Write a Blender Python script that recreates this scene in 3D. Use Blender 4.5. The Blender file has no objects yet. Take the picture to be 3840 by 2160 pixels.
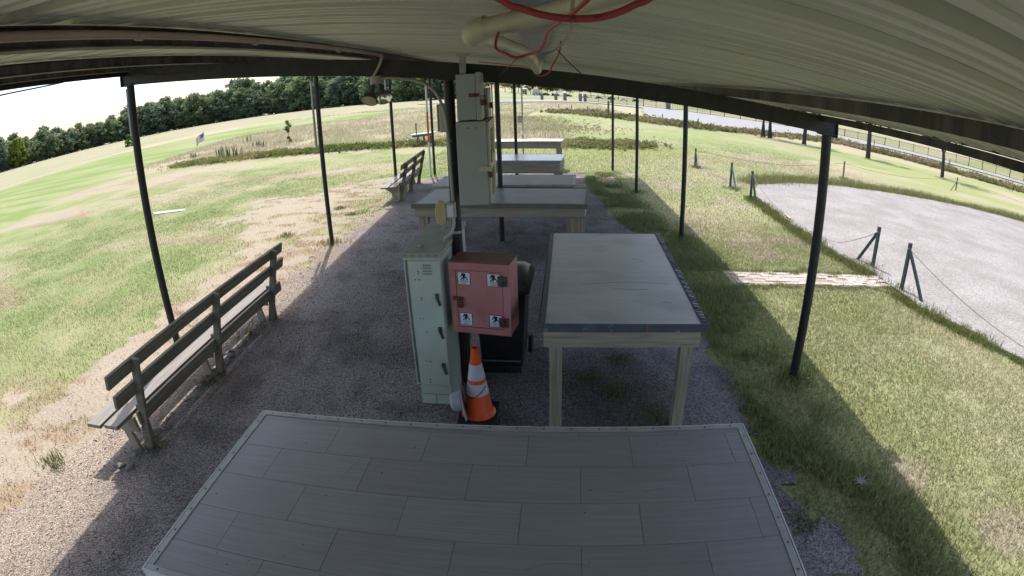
import bpy, bmesh, math, random
import numpy as np
from mathutils import Vector, Matrix
from mathutils.geometry import delaunay_2d_cdt

random.seed(7); RNG = np.random.default_rng(11)
SC = bpy.context.scene; COL = SC.collection
R = math.radians
# ------------------------------------------------------------------ camera (wide-angle security camera lens)
cd = bpy.data.cameras.new('camera'); cam = bpy.data.objects.new('camera', cd); COL.objects.link(cam); SC.camera = cam
CAMM = [[0.998466, 0.013649, 0.053657], [0.045042, 0.36332, -0.930575], [-0.032196, 0.931564, 0.362148]]
m4 = Matrix([r + [0.0] for r in CAMM] + [[0, 0, 0, 1]]); m4[2][3] = 2.9218
cam.matrix_world = m4
cd.type = 'PANO'; cd.panorama_type = 'FISHEYE_LENS_POLYNOMIAL'
cd.sensor_fit = 'HORIZONTAL'; cd.sensor_width = 36; cd.sensor_height = 20.25; cd.fisheye_fov = R(178)
cd.clip_start = 0.01; cd.clip_end = 2000
for i, k in enumerate((0.0, 0.0516645636, -3.1169524e-05, 7.484524e-06, -2.5095265e-07)):
    setattr(cd, 'fisheye_polynomial_k%d' % i, -k)
# ------------------------------------------------------------------ sky, sun, exposure
KX, KY = 0.15, -0.58                      # shadow offset per metre of height
SUN_EL = math.atan2(1, math.hypot(KX, KY))
w = bpy.data.worlds.new('World'); SC.world = w; w.use_nodes = True
wn = w.node_tree; bg = wn.nodes['Background']
sky = wn.nodes.new('ShaderNodeTexSky'); sky.sky_type = 'NISHITA'; sky.sun_disc = False
sky.sun_elevation = SUN_EL; sky.sun_rotation = math.atan2(-KX, -KY)
sky.air_density = 1.0; sky.dust_density = 3.4; sky.ozone_density = 1.0; sky.altitude = 200
wn.links.new(sky.outputs[0], bg.inputs[0]); bg.inputs[1].default_value = 0.15
sl = bpy.data.lights.new('sun', 'SUN'); sl.energy = 2.6; sl.angle = R(0.55); sl.color = (1.0, 0.955, 0.89)
sun = bpy.data.objects.new('sun', sl); COL.objects.link(sun); sun.location = (-5, 20, 40)
sun.rotation_euler = Vector((KX, KY, -1)).to_track_quat('-Z', 'Y').to_euler()
SC.view_settings.view_transform = 'Standard'; SC.view_settings.look = 'None'
SC.view_settings.exposure = 1.32; SC.view_settings.gamma = 1.0
SC.view_settings.use_curve_mapping = False
SC.cycles.use_denoising = True
SC.cycles.max_bounces = 8; SC.cycles.diffuse_bounces = 4; SC.cycles.transparent_max_bounces = 8

# ------------------------------------------------------------------ terrain
def _sp(t, k): return np.logaddexp(0, np.asarray(t, float) / k) * k
def gz(x, y):
    xx = _sp(np.asarray(x, float) - 7, 1.5) - _sp(np.asarray(x, float) - 62, 3)
    y = np.asarray(y, float); far = 1 / (1 + np.exp(-np.clip((np.asarray(x, float) + 10) / 5, -40, 40)))
    return -0.07 * xx - 0.004 * (_sp(y - 22, 3) - _sp(y - 220, 10)) - 0.017 * (_sp(y - 112, 5) - _sp(y - 320, 8)) * far
def G(x, y, dz=0.0): return (x, y, float(gz(x, y)) + dz)

# ------------------------------------------------------------------ numpy noise
_H = np.random.default_rng(5).random((256, 256))
def vnoise(x, y):
    xi = np.floor(x).astype(int); yi = np.floor(y).astype(int); fx = x - xi; fy = y - yi
    fx = fx * fx * (3 - 2 * fx); fy = fy * fy * (3 - 2 * fy)
    a = _H[xi % 256, yi % 256]; b = _H[(xi + 1) % 256, yi % 256]; c = _H[xi % 256, (yi + 1) % 256]; d = _H[(xi + 1) % 256, (yi + 1) % 256]
    return (a * (1 - fx) + b * fx) * (1 - fy) + (c * (1 - fx) + d * fx) * fy
def fbm(x, y, s=1.0, o=4):
    t = 0; a = 1; n = 0
    for i in range(o):
        t = t + a * vnoise(x * s + 17.3 * i, y * s + 9.1 * i); n += a; a *= 0.5; s *= 2.03
    return t / n
def sstep(a, b, v): t = np.clip((v - a) / (b - a), 0, 1); return t * t * (3 - 2 * t)
def inpoly(px, py, poly):
    c = np.zeros(px.shape, bool); n = len(poly)
    for i in range(n):
        x1, y1 = poly[i]; x2, y2 = poly[(i + 1) % n]
        if y1 == y2: continue
        k = ((y1 > py) != (y2 > py)) & (px < (x2 - x1) * (py - y1) / (y2 - y1) + x1); c ^= k
    return c

# ------------------------------------------------------------------ materials
MATS = {}
def mat(name, c1, c2=None, scale=6.0, rough=0.75, metal=0.0, bump=0.0, bscale=None, stretch=(1, 1, 1), c3=None, s3=2.0, t3=(0.52, 0.7), rnd=0.0, spec=0.4, detail=6.0, lo=0.35, hi=0.65):
    if name in MATS: return MATS[name]
    m = bpy.data.materials.new(name); m.use_nodes = True; nt = m.node_tree; N = nt.nodes; L = nt.links
    b = N['Principled BSDF']; b.inputs['Roughness'].default_value = rough; b.inputs['Metallic'].default_value = metal
    b.inputs['Specular IOR Level'].default_value = spec
    c2 = c2 or tuple(v * 0.75 for v in c1)
    tc = N.new('ShaderNodeTexCoord'); oi = N.new('ShaderNodeObjectInfo')
    sc_ = N.new('ShaderNodeVectorMath'); sc_.operation = 'SCALE'; sc_.inputs[0].default_value = (31.7, 17.3, 11.9); L.new(oi.outputs['Random'], sc_.inputs['Scale'])
    ad = N.new('ShaderNodeVectorMath'); ad.operation = 'ADD'; L.new(tc.outputs['Object'], ad.inputs[0]); L.new(sc_.outputs[0], ad.inputs[1])
    mp = N.new('ShaderNodeMapping'); mp.inputs['Scale'].default_value = stretch; L.new(ad.outputs[0], mp.inputs[0])
    nz = N.new('ShaderNodeTexNoise'); nz.inputs['Scale'].default_value = scale; nz.inputs['Detail'].default_value = detail; nz.inputs['Roughness'].default_value = 0.62
    L.new(mp.outputs[0], nz.inputs['Vector'])
    cr = N.new('ShaderNodeValToRGB'); cr.color_ramp.elements[0].position = lo; cr.color_ramp.elements[1].position = hi
    cr.color_ramp.elements[0].color = (*c2, 1); cr.color_ramp.elements[1].color = (*c1, 1); L.new(nz.outputs['Fac'], cr.inputs[0])
    out = cr.outputs[0]
    if c3:
        n3 = N.new('ShaderNodeTexNoise'); n3.inputs['Scale'].default_value = s3; n3.inputs['Detail'].default_value = 5; L.new(ad.outputs[0], n3.inputs['Vector'])
        mr = N.new('ShaderNodeMapRange'); mr.inputs['From Min'].default_value = t3[0]; mr.inputs['From Max'].default_value = t3[1]; L.new(n3.outputs['Fac'], mr.inputs['Value'])
        mx = N.new('ShaderNodeMix'); mx.data_type = 'RGBA'; L.new(mr.outputs[0], mx.inputs[0]); L.new(out, mx.inputs[6]); mx.inputs[7].default_value = (*c3, 1); out = mx.outputs[2]
    if rnd:
        mr = N.new('ShaderNodeMapRange'); mr.inputs['To Min'].default_value = 1 - rnd; mr.inputs['To Max'].default_value = 1 + rnd; L.new(oi.outputs['Random'], mr.inputs['Value'])
        vm = N.new('ShaderNodeVectorMath'); vm.operation = 'SCALE'; L.new(out, vm.inputs[0]); L.new(mr.outputs[0], vm.inputs['Scale']); out = vm.outputs[0]
    L.new(out, b.inputs['Base Color'])
    if bump:
        bp = N.new('ShaderNodeBump'); bp.inputs['Strength'].default_value = bump; bp.inputs['Distance'].default_value = 0.02
        if bscale:
            n2 = N.new('ShaderNodeTexNoise'); n2.inputs['Scale'].default_value = bscale; n2.inputs['Detail'].default_value = 4; L.new(mp.outputs[0], n2.inputs['Vector']); L.new(n2.outputs['Fac'], bp.inputs['Height'])
        else: L.new(nz.outputs['Fac'], bp.inputs['Height'])
        L.new(bp.outputs[0], b.inputs['Normal'])
    MATS[name] = m; return m

def leafmat(name, trans=0.35, rnd=0.15):
    m = bpy.data.materials.new(name); m.use_nodes = True; nt = m.node_tree; N = nt.nodes; L = nt.links; N.clear()
    o = N.new('ShaderNodeOutputMaterial'); at = N.new('ShaderNodeAttribute'); at.attribute_name = 'Col'; oi = N.new('ShaderNodeObjectInfo')
    mr = N.new('ShaderNodeMapRange'); mr.inputs['To Min'].default_value = 1 - rnd; mr.inputs['To Max'].default_value = 1 + rnd; L.new(oi.outputs['Random'], mr.inputs['Value'])
    vm = N.new('ShaderNodeVectorMath'); vm.operation = 'SCALE'; L.new(at.outputs['Color'], vm.inputs[0]); L.new(mr.outputs[0], vm.inputs['Scale'])
    d = N.new('ShaderNodeBsdfDiffuse'); t = N.new('ShaderNodeBsdfTranslucent'); mx = N.new('ShaderNodeMixShader'); mx.inputs[0].default_value = trans
    L.new(vm.outputs[0], d.inputs[0]); L.new(vm.outputs[0], t.inputs[0]); L.new(d.outputs[0], mx.inputs[1]); L.new(t.outputs[0], mx.inputs[2]); L.new(mx.outputs[0], o.inputs[0])
    return m
LEAF = leafmat('foliage', .5); GRASS = leafmat('grass_blades', 0.4, 0.0)

def groundmat(name, gravel=False, scale=55.0, tint=None, bump=0.5, contrast=0.5):
    m = bpy.data.materials.new(name); m.use_nodes = True; nt = m.node_tree; N = nt.nodes; L = nt.links
    b = N['Principled BSDF']; b.inputs['Roughness'].default_value = 0.95; b.inputs['Specular IOR Level'].default_value = 0.15
    tc = N.new('ShaderNodeTexCoord')
    if tint is None:
        at = N.new('ShaderNodeAttribute'); at.attribute_name = 'Col'; base = at.outputs['Color']
    else:
        rg = N.new('ShaderNodeTexNoise'); rg.inputs['Scale'].default_value = 0.9; rg.inputs['Detail'].default_value = 5; L.new(tc.outputs['Object'], rg.inputs[0])
        cr = N.new('ShaderNodeValToRGB'); cr.color_ramp.elements[0].position = .35; cr.color_ramp.elements[1].position = .65
        cr.color_ramp.elements[0].color = (*tint[0], 1); cr.color_ramp.elements[1].color = (*tint[1], 1); L.new(rg.outputs['Fac'], cr.inputs[0]); base = cr.outputs[0]
    if gravel:
        v = N.new('ShaderNodeTexVoronoi'); v.inputs['Scale'].default_value = scale; L.new(tc.outputs['Object'], v.inputs['Vector'])
        hs = N.new('ShaderNodeSeparateColor'); L.new(v.outputs['Color'], hs.inputs[0])
        fine = hs.outputs[0]; height = v.outputs['Distance']
    else:
        n = N.new('ShaderNodeTexNoise'); n.inputs['Scale'].default_value = scale; n.inputs['Detail'].default_value = 6; n.inputs['Roughness'].default_value = 0.75; L.new(tc.outputs['Object'], n.inputs['Vector'])
        fine = n.outputs['Fac']; height = n.outputs['Fac']
    mr = N.new('ShaderNodeMapRange'); mr.inputs['From Min'].default_value = 0.0 if gravel else 0.28; mr.inputs['From Max'].default_value = 1.0 if gravel else 0.72
    mr.inputs['To Min'].default_value = 1 - contrast; mr.inputs['To Max'].default_value = 1 + contrast; L.new(fine, mr.inputs['Value'])
    vm = N.new('ShaderNodeVectorMath'); vm.operation = 'SCALE'; L.new(base, vm.inputs[0]); L.new(mr.outputs[0], vm.inputs['Scale']); L.new(vm.outputs[0], b.inputs['Base Color'])
    bp = N.new('ShaderNodeBump'); bp.inputs['Strength'].default_value = bump; bp.inputs['Distance'].default_value = 0.015; bp.invert = gravel
    L.new(height, bp.inputs['Height']); L.new(bp.outputs[0], b.inputs['Normal'])
    return m

STEEL = mat('dark_painted_steel', (.022, .023, .026), (.012, .012, .014), 14, .5, bump=.05, c3=(.05, .035, .025), s3=3, t3=(.62, .8))
PURL = mat('rib_shade_weathered_purlin', (.115, .108, .104), (.045, .043, .046), 3.0, .6, stretch=(1, 2.6, .25), c3=(.15, .085, .065), s3=1.4, t3=(.55, .75), lo=.42, hi=.62)  # blocks put the ribs' shadow pattern into the colour, beside washed dirt and rust
ROOF = mat('painted_roof_sheet', (.565, .585, .55), (.395, .405, .375), 3, .5, stretch=(.12, 5.5, 1), c3=(.42, .39, .33), s3=2.2, t3=(.6, .95), rnd=.035)  # streaks along the ribs: weathering that also paints in rib shading
GALV = mat('galvanised_steel', (.34, .35, .36), (.22, .22, .23), 12, .42, .6, stretch=(.2, 3, 1))
CONDUIT = mat('grey_conduit', (.38, .38, .36), (.30, .29, .27), 10, .5, .2, c3=(.33, .22, .17), s3=4, t3=(.5, .75))
RUSTPIPE = mat('pinkish_primed_pipe', (.40, .31, .27), (.30, .22, .19), 8, .6, stretch=(1, .3, 1))
EBOX = mat('grey_enamel_box', (.30, .335, .36), (.27, .305, .33), 4, .45, c3=(.25, .26, .26), s3=6, t3=(.62, .85))
EBOXF = mat('cream_louvred_panel', (.46, .44, .37), (.40, .38, .32), 5, .5)
LOCK = mat('rusty_padlock', (.16, .07, .06), (.07, .03, .03), 30, .55, .5)
GREEN = mat('pale_green_cabinet_paint', (.45, .52, .485), (.39, .455, .425), 2.2, .5, c3=(.45, .44, .375), s3=2.6, t3=(.5, .72))
CABTOP = mat('olive_cabinet_lid', (.31, .33, .28), (.25, .265, .23), 5, .55)
DARKM = mat('dark_worn_metal', (.12, .125, .13), (.05, .05, .055), 18, .45, .6)
REDP = mat('faded_red_paint', (.42, .17, .165), (.34, .13, .13), 4.5, .5, c3=(.45, .20, .25), s3=2.4, t3=(.48, .68))
REDTOP = mat('rusty_red_lid', (.25, .085, .07), (.16, .07, .055), 5, .65, c3=(.13, .1, .07), s3=5, t3=(.5, .7))
STICK = mat('white_sticker', (.62, .66, .74), (.58, .62, .7), 4, .5)
INK = mat('black_ink', (.012, .012, .014), (.010, .010, .012), 4, .6)
ORANGE = mat('orange_cone_plastic', (.85, .095, .012), (.78, .075, .01), 5, .45, c3=(.42, .065, .03), s3=9, t3=(.5, .75))
WHITEC = mat('white_reflective_collar', (.62, .60, .68), (.52, .5, .58), 6, .5)
RUBBER = mat('black_rubber', (.016, .016, .017), (.010, .010, .011), 12, .75)
BINM = mat('black_bin_plastic', (.020, .020, .024), (.012, .012, .015), 8, .42)
BINLID = mat('dark_grey_bin_lid', (.06, .062, .066), (.045, .046, .05), 6, .38)
HATM = mat('grey_felt_hat', (.42, .40, .43), (.34, .32, .35), 9, .9)
TILE = mat('grey_streaked_vinyl_plank', (.285, .27, .262), (.215, .203, .197), 3.0, .42, stretch=(.55, 26, 1), rnd=.05, bump=.04, lo=.3, hi=.7, c3=(.21, .196, .19), s3=1.3, t3=(.52, .75))
GROUT = mat('dark_seam', (.03, .03, .034), None, 5, .8)
TRIM = mat('aluminium_table_trim', (.37, .36, .32), (.30, .29, .26), 8, .5, .1, c3=(.24, .22, .19), s3=5, t3=(.5, .75))
LAMIN = mat('beige_grey_table_sheet', (.54, .535, .52), (.47, .465, .45), 2.2, .4, stretch=(.5, 5, 1), c3=(.39, .375, .35), s3=2.2, t3=(.5, .75))
BLUETOP = mat('worn_blue_grey_table_sheet', (.25, .255, .27), (.195, .20, .212), 2.5, .5, stretch=(.4, 6, 1), c3=(.30, .30, .30), s3=2.5, t3=(.55, .8))
TAPE = mat('blue_grey_edge_tape', (.085, .09, .12), (.06, .064, .085), 6, .5, c3=(.22, .23, .26), s3=18, t3=(.62, .75))
WOODG = mat('treated_lumber', (.37, .32, .25), (.24, .205, .16), 3.0, .8, stretch=(.8, .8, .8), bump=.15, c3=(.42, .24, .17), s3=2.2, t3=(.55, .8))
WOODX = mat('treated_lumber_board', (.37, .325, .255), (.22, .19, .145), 3.0, .8, stretch=(.6, 14, 14), bump=.2, c3=(.42, .25, .18), s3=2.0, t3=(.55, .8))
WOODZ = mat('treated_lumber_post', (.38, .32, .25), (.21, .175, .135), 3.0, .8, stretch=(14, 14, .6), bump=.2, c3=(.42, .24, .18), s3=2.0, t3=(.55, .8))
BENCHW = mat('dark_weathered_plank', (.235, .205, .155), (.115, .098, .073), 3.0, .85, stretch=(14, .6, 14), bump=.2)
SEATW = mat('grey_weathered_seat_plank', (.26, .24, .215), (.16, .145, .13), 3.0, .8, stretch=(14, .6, 14), bump=.2)
PVC = mat('dusty_white_pvc', (.44, .43, .36), (.36, .34, .28), 6, .45, c3=(.30, .22, .16), s3=9, t3=(.5, .7))
REDC = mat('red_cable_jacket', (.36, .05, .06), (.29, .04, .05), 20, .45)
BLK = mat('black_plastic', (.02, .02, .022), None, 10, .5)
GREYC = mat('grey_cable_jacket', (.30, .29, .27), None, 10, .5)
BRONZE = mat('bronze_lamp_casting', (.17, .165, .15), (.1, .1, .09), 12, .45, .3)
CHROME = mat('lamp_reflector', (.8, .8, .8), (.7, .7, .7), 5, .12, 1.0)
LENS = mat('dusty_lamp_lens', (.5, .44, .33), (.42, .36, .27), 8, .35)
STAKE = mat('green_steel_stake', (.05, .085, .08), (.03, .05, .05), 10, .55, .2)
STAKEW = mat('weathered_wood_stake', (.2, .16, .12), (.1, .08, .06), 6, .85, stretch=(8, 8, 1))
ROPE = mat('grey_rope', (.22, .2, .19), None, 20, .9)
YEL = mat('yellow_rope_tag', (.65, .5, .12), None, 10, .6)
ORNG2 = mat('faded_orange_pole', (.60, .14, .05), (.5, .11, .04), 6, .55)
WHITEP = mat('white_painted_pole', (.62, .63, .64), (.52, .53, .54), 6, .5)
FENCE = mat('black_picket_fence', (.02, .021, .024), None, 10, .5)
STONE = mat('pale_limestone_rock', (.26, .235, .20), (.15, .135, .12), 9, .9, bump=.4)
PILLAR = mat('brown_stone_pillar', (.20, .185, .165), (.12, .11, .1), 5, .85, bump=.3)
BRICK = mat('pinkish_paver', (.36, .315, .28), (.30, .26, .23), 14, .9, rnd=.08, bump=.2)
CONC = mat('concrete_slab', (.40, .37, .34), (.34, .31, .285), 6, .9)
BARK = mat('dark_bark', (.075, .062, .05), (.035, .03, .025), 10, .9, stretch=(3, 3, .6), bump=.5)
WALLT = mat('tan_wall', (.42, .38, .33), None, 3, .8); ROOFG = mat('grey_shingle_roof', (.13, .13, .15), None, 5, .85)
WHITEW = mat('white_wall', (.62, .62, .62), None, 3, .7); GLASS = mat('dark_window_glass', (.03, .035, .04), None, 3, .1)
CARP = [mat('car_paint_%s' % n, c, c, 3, .3, .2) for n, c in (('black', (.015, .015, .018)), ('silver', (.45, .46, .48)), ('navy', (.03, .04, .09)), ('white', (.7, .7, .7)), ('maroon', (.12, .02, .02)))]

# ------------------------------------------------------------------ mesh helpers
class MB:
    def __init__(s): s.v = []; s.f = []
    def add(s, vs, fs):
        o = len(s.v); s.v += [tuple(v) for v in vs]; s.f += [tuple(i + o for i in f) for f in fs]; return s
    def box(s, c, d, rot=None):
        x, y, z = (t / 2 for t in d); c = Vector(c)
        vs = [Vector((a, b, e)) for a in (-x, x) for b in (-y, y) for e in (-z, z)]
        if rot is not None: vs = [rot @ v for v in vs]
        return s.add([v + c for v in vs], [(0, 1, 3, 2), (4, 6, 7, 5), (0, 4, 5, 1), (2, 3, 7, 6), (0, 2, 6, 4), (1, 5, 7, 3)])
    def span(s, a, b):
        return s.box([(p + q) / 2 for p, q in zip(a, b)], [abs(q - p) for p, q in zip(a, b)])
    def bar(s, p, q, wd, th, up=(0, 0, 1)):
        p = Vector(p); q = Vector(q); d = q - p; ln = d.length; ex = d.normalized(); ey = Vector(up).cross(ex)
        if ey.length < 1e-5: ey = Vector((1, 0, 0)).cross(ex)
        ey.normalize(); ez = ex.cross(ey); rot = Matrix((ex, ey, ez)).transposed()
        return s.box((p + q) / 2, (ln, wd, th), rot)
    def cyl(s, p, q, r0, r1=None, n=12, caps=True):
        p = Vector(p); q = Vector(q); r1 = r0 if r1 is None else r1; d = (q - p).normalized()
        a = d.orthogonal().normalized(); b = d.cross(a); vs = []
        for c, r in ((p, r0), (q, r1)):
            vs += [c + (a * math.cos(2 * math.pi * i / n) + b * math.sin(2 * math.pi * i / n)) * r for i in range(n)]
        fs = [(i, (i + 1) % n, n + (i + 1) % n, n + i) for i in range(n)]
        if caps: fs += [tuple(range(n))[::-1], tuple(range(n, 2 * n))]
        return s.add(vs, fs)
    def tube(s, pts, r, n=8, smooth=0, caps=True):
        P = [Vector(p) for p in pts]
        if smooth:
            Q = []
            for i in range(len(P) - 1):
                p0 = P[max(i - 1, 0)]; p1 = P[i]; p2 = P[i + 1]; p3 = P[min(i + 2, len(P) - 1)]
                for k in range(smooth):
                    t = k / smooth
                    Q.append(.5 * ((2 * p1) + (p2 - p0) * t + (2 * p0 - 5 * p1 + 4 * p2 - p3) * t * t + (3 * p1 - p0 - 3 * p2 + p3) * t ** 3))
            P = Q + [P[-1]]
        rs = r if isinstance(r, (list, tuple)) else [r] * len(P)
        if len(rs) != len(P): rs = [rs[0] + (rs[-1] - rs[0]) * i / (len(P) - 1) for i in range(len(P))]
        vs = []; a = None
        for i, p in enumerate(P):
            d = (P[min(i + 1, len(P) - 1)] - P[max(i - 1, 0)]).normalized()
            a = d.orthogonal().normalized() if a is None else (a - d * a.dot(d)).normalized()
            b = d.cross(a)
            vs += [p + (a * math.cos(2 * math.pi * k / n) + b * math.sin(2 * math.pi * k / n)) * rs[i] for k in range(n)]
        fs = [(i * n + k, i * n + (k + 1) % n, (i + 1) * n + (k + 1) % n, (i + 1) * n + k) for i in range(len(P) - 1) for k in range(n)]
        if caps: fs += [tuple(range(n))[::-1], tuple(range((len(P) - 1) * n, len(P) * n))]
        return s.add(vs, fs)
    def lathe(s, prof, c=(0, 0, 0), n=24, mat_=None):
        c = Vector(c); vs = []
        for r, z in prof:
            for k in range(n):
                v = Vector((r * math.cos(2 * math.pi * k / n), r * math.sin(2 * math.pi * k / n), z))
                vs.append(c + (mat_ @ v if mat_ is not None else v))
        fs = [(i * n + k, i * n + (k + 1) % n, (i + 1) * n + (k + 1) % n, (i + 1) * n + k) for i in range(len(prof) - 1) for k in range(n)]
        return s.add(vs, fs)
    def prism(s, poly, h, M=None):
        n = len(poly); M = M or Matrix.Identity(4)
        vs = [M @ Vector((x, y, 0)) for x, y in poly] + [M @ Vector((x, y, h)) for x, y in poly]
        return s.add(vs, [tuple(range(n))[::-1], tuple(range(n, 2 * n))] + [(i, (i + 1) % n, n + (i + 1) % n, n + i) for i in range(n)])
    def mesh(s, name, m, smooth=False):
        me = bpy.data.meshes.new(name); me.from_pydata(s.v, [], s.f); me.update()
        bm = bmesh.new(); bm.from_mesh(me); bmesh.ops.recalc_face_normals(bm, faces=bm.faces); bm.to_mesh(me); bm.free()
        if m: me.materials.append(m)
        if smooth:
            me.shade_smooth(); me.set_sharp_from_angle(angle=R(38))
        return me
    def build(s, name, m, parent=None, smooth=False, bevel=0.0, loc=None):
        o = bpy.data.objects.new(name, s.mesh(name, m, smooth)); COL.objects.link(o); o.parent = parent
        if loc is not None: o.location = loc
        if bevel:
            b = o.modifiers.new('bevel', 'BEVEL'); b.width = bevel; b.segments = 2; b.limit_method = 'ANGLE'; b.angle_limit = R(40)
        return o
def tag(o, label, cat=None, group=None, kind=None):
    o['label'] = label
    if cat: o['category'] = cat
    if group: o['group'] = group
    if kind: o['kind'] = kind
    return o
def thing(name, label, cat, loc=(0, 0, 0), rz=0.0, group=None, rot=None):
    o = bpy.data.objects.new(name, None); o.empty_display_size = .1; COL.objects.link(o); o.location = loc
    o.rotation_euler = rot if rot else (0, 0, rz)
    return tag(o, label, cat, group)
def link(me, name, parent=None, loc=(0, 0, 0), rz=0, scale=None):
    o = bpy.data.objects.new(name, me); COL.objects.link(o); o.parent = parent; o.location = loc; o.rotation_euler = (0, 0, rz)
    if scale: o.scale = scale
    return o
def npmesh(name, V, F, m, colors=None):
    me = bpy.data.meshes.new(name); V = np.asarray(V, np.float32); F = np.asarray(F, np.int32); k = F.shape[1]
    me.vertices.add(len(V)); me.vertices.foreach_set('co', V.ravel())
    me.loops.add(F.size); me.loops.foreach_set('vertex_index', F.ravel())
    me.polygons.add(len(F)); me.polygons.foreach_set('loop_start', np.arange(0, F.size, k, dtype=np.int32))
    if colors is not None:
        a = me.color_attributes.new('Col', 'FLOAT_COLOR', 'POINT'); c = np.ones((len(V), 4), np.float32); c[:, :3] = colors; a.data.foreach_set('color', c.ravel())
    me.materials.append(m); me.update(calc_edges=True); me.validate(); return me

# ------------------------------------------------------------------ ground painting
PAD = [(-5.0, -4), (-4.9, 1.5), (-4.65, 2.8), (-4.5, 3.9), (-4.45, 4.7), (-4.4, 5.5), (-4.35, 6.4), (-4.3, 7.8), (-4.3, 9.3), (-4.1, 10.2), (-3.95, 12), (-3.85, 14), (-3.85, 17.3), (-3.0, 18.0), (0.2, 17.9), (1.5, 17.8), (1.35, 16), (1.31, 14.7), (1.69, 11.25), (2.15, 8.9), (2.2, 7.84), (2.09, 6.9), (1.96, 5.27), (1.96, 4.5), (1.9, 3.5), (2.0, 2.93), (2.2, 2.56), (2.15, 2.0), (2.3, -4)]
LOT = [(6.47, 15.44), (6.0, 14.13), (5.71, 10.84), (5.72, 9.16), (5.95, 7.85), (5.9, 6.6), (6.27, 5.57), (6.65, 4.65), (8, 2), (10, -4), (40, -4), (34, 10), (21.3, 17.0), (18.3, 18.0), (15.74, 18.3), (13.1, 18.25), (10.9, 18.0), (8.6, 17.3), (6.85, 16.2)]
ROAD = [(72, 42), (61.5, 50.7), (53, 59.5), (47, 66), (40, 62), (30, 53), (22, 50.5), (16.6, 49.3), (12, 52.3), (11.2, 56), (12.8, 68), (16.2, 84.5), (8, 90), (2, 92.9), (-3, 96), (-25, 113), (-25, 124), (-3.5, 115), (1.8, 104), (7.6, 96), (18, 92.3), (22, 91.5), (30, 85.5), (50.5, 82.5), (58.5, 71), (63.2, 58), (74, 45)]
RUN = [(-61, 30), (-62, 50), (-58, 68), (-48, 84), (-29, 88), (-22, 86.5), (-22, 66.5), (-27, 65), (-32, 62), (-33.5, 50), (-31, 42), (-29.5, 33), (-28, 24), (-22, 14), (-20, 6), (-66, -6), (-64, 20)]
OVAL = [(-1.5, 50), (0, 60), (5, 56), (12, 47), (25, 42), (22, 30), (5, 25), (2, 30)]
GR = np.array((.145, .175, .066)); GR2 = np.array((.205, .215, .10)); DRY = np.array((.29, .255, .165)); SOIL = np.array((.265, .222, .172)); TAN = np.array((.28, .245, .165)); BRN = np.array((.18, .135, .09)); OLV = np.array((.225, .225, .12))
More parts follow.
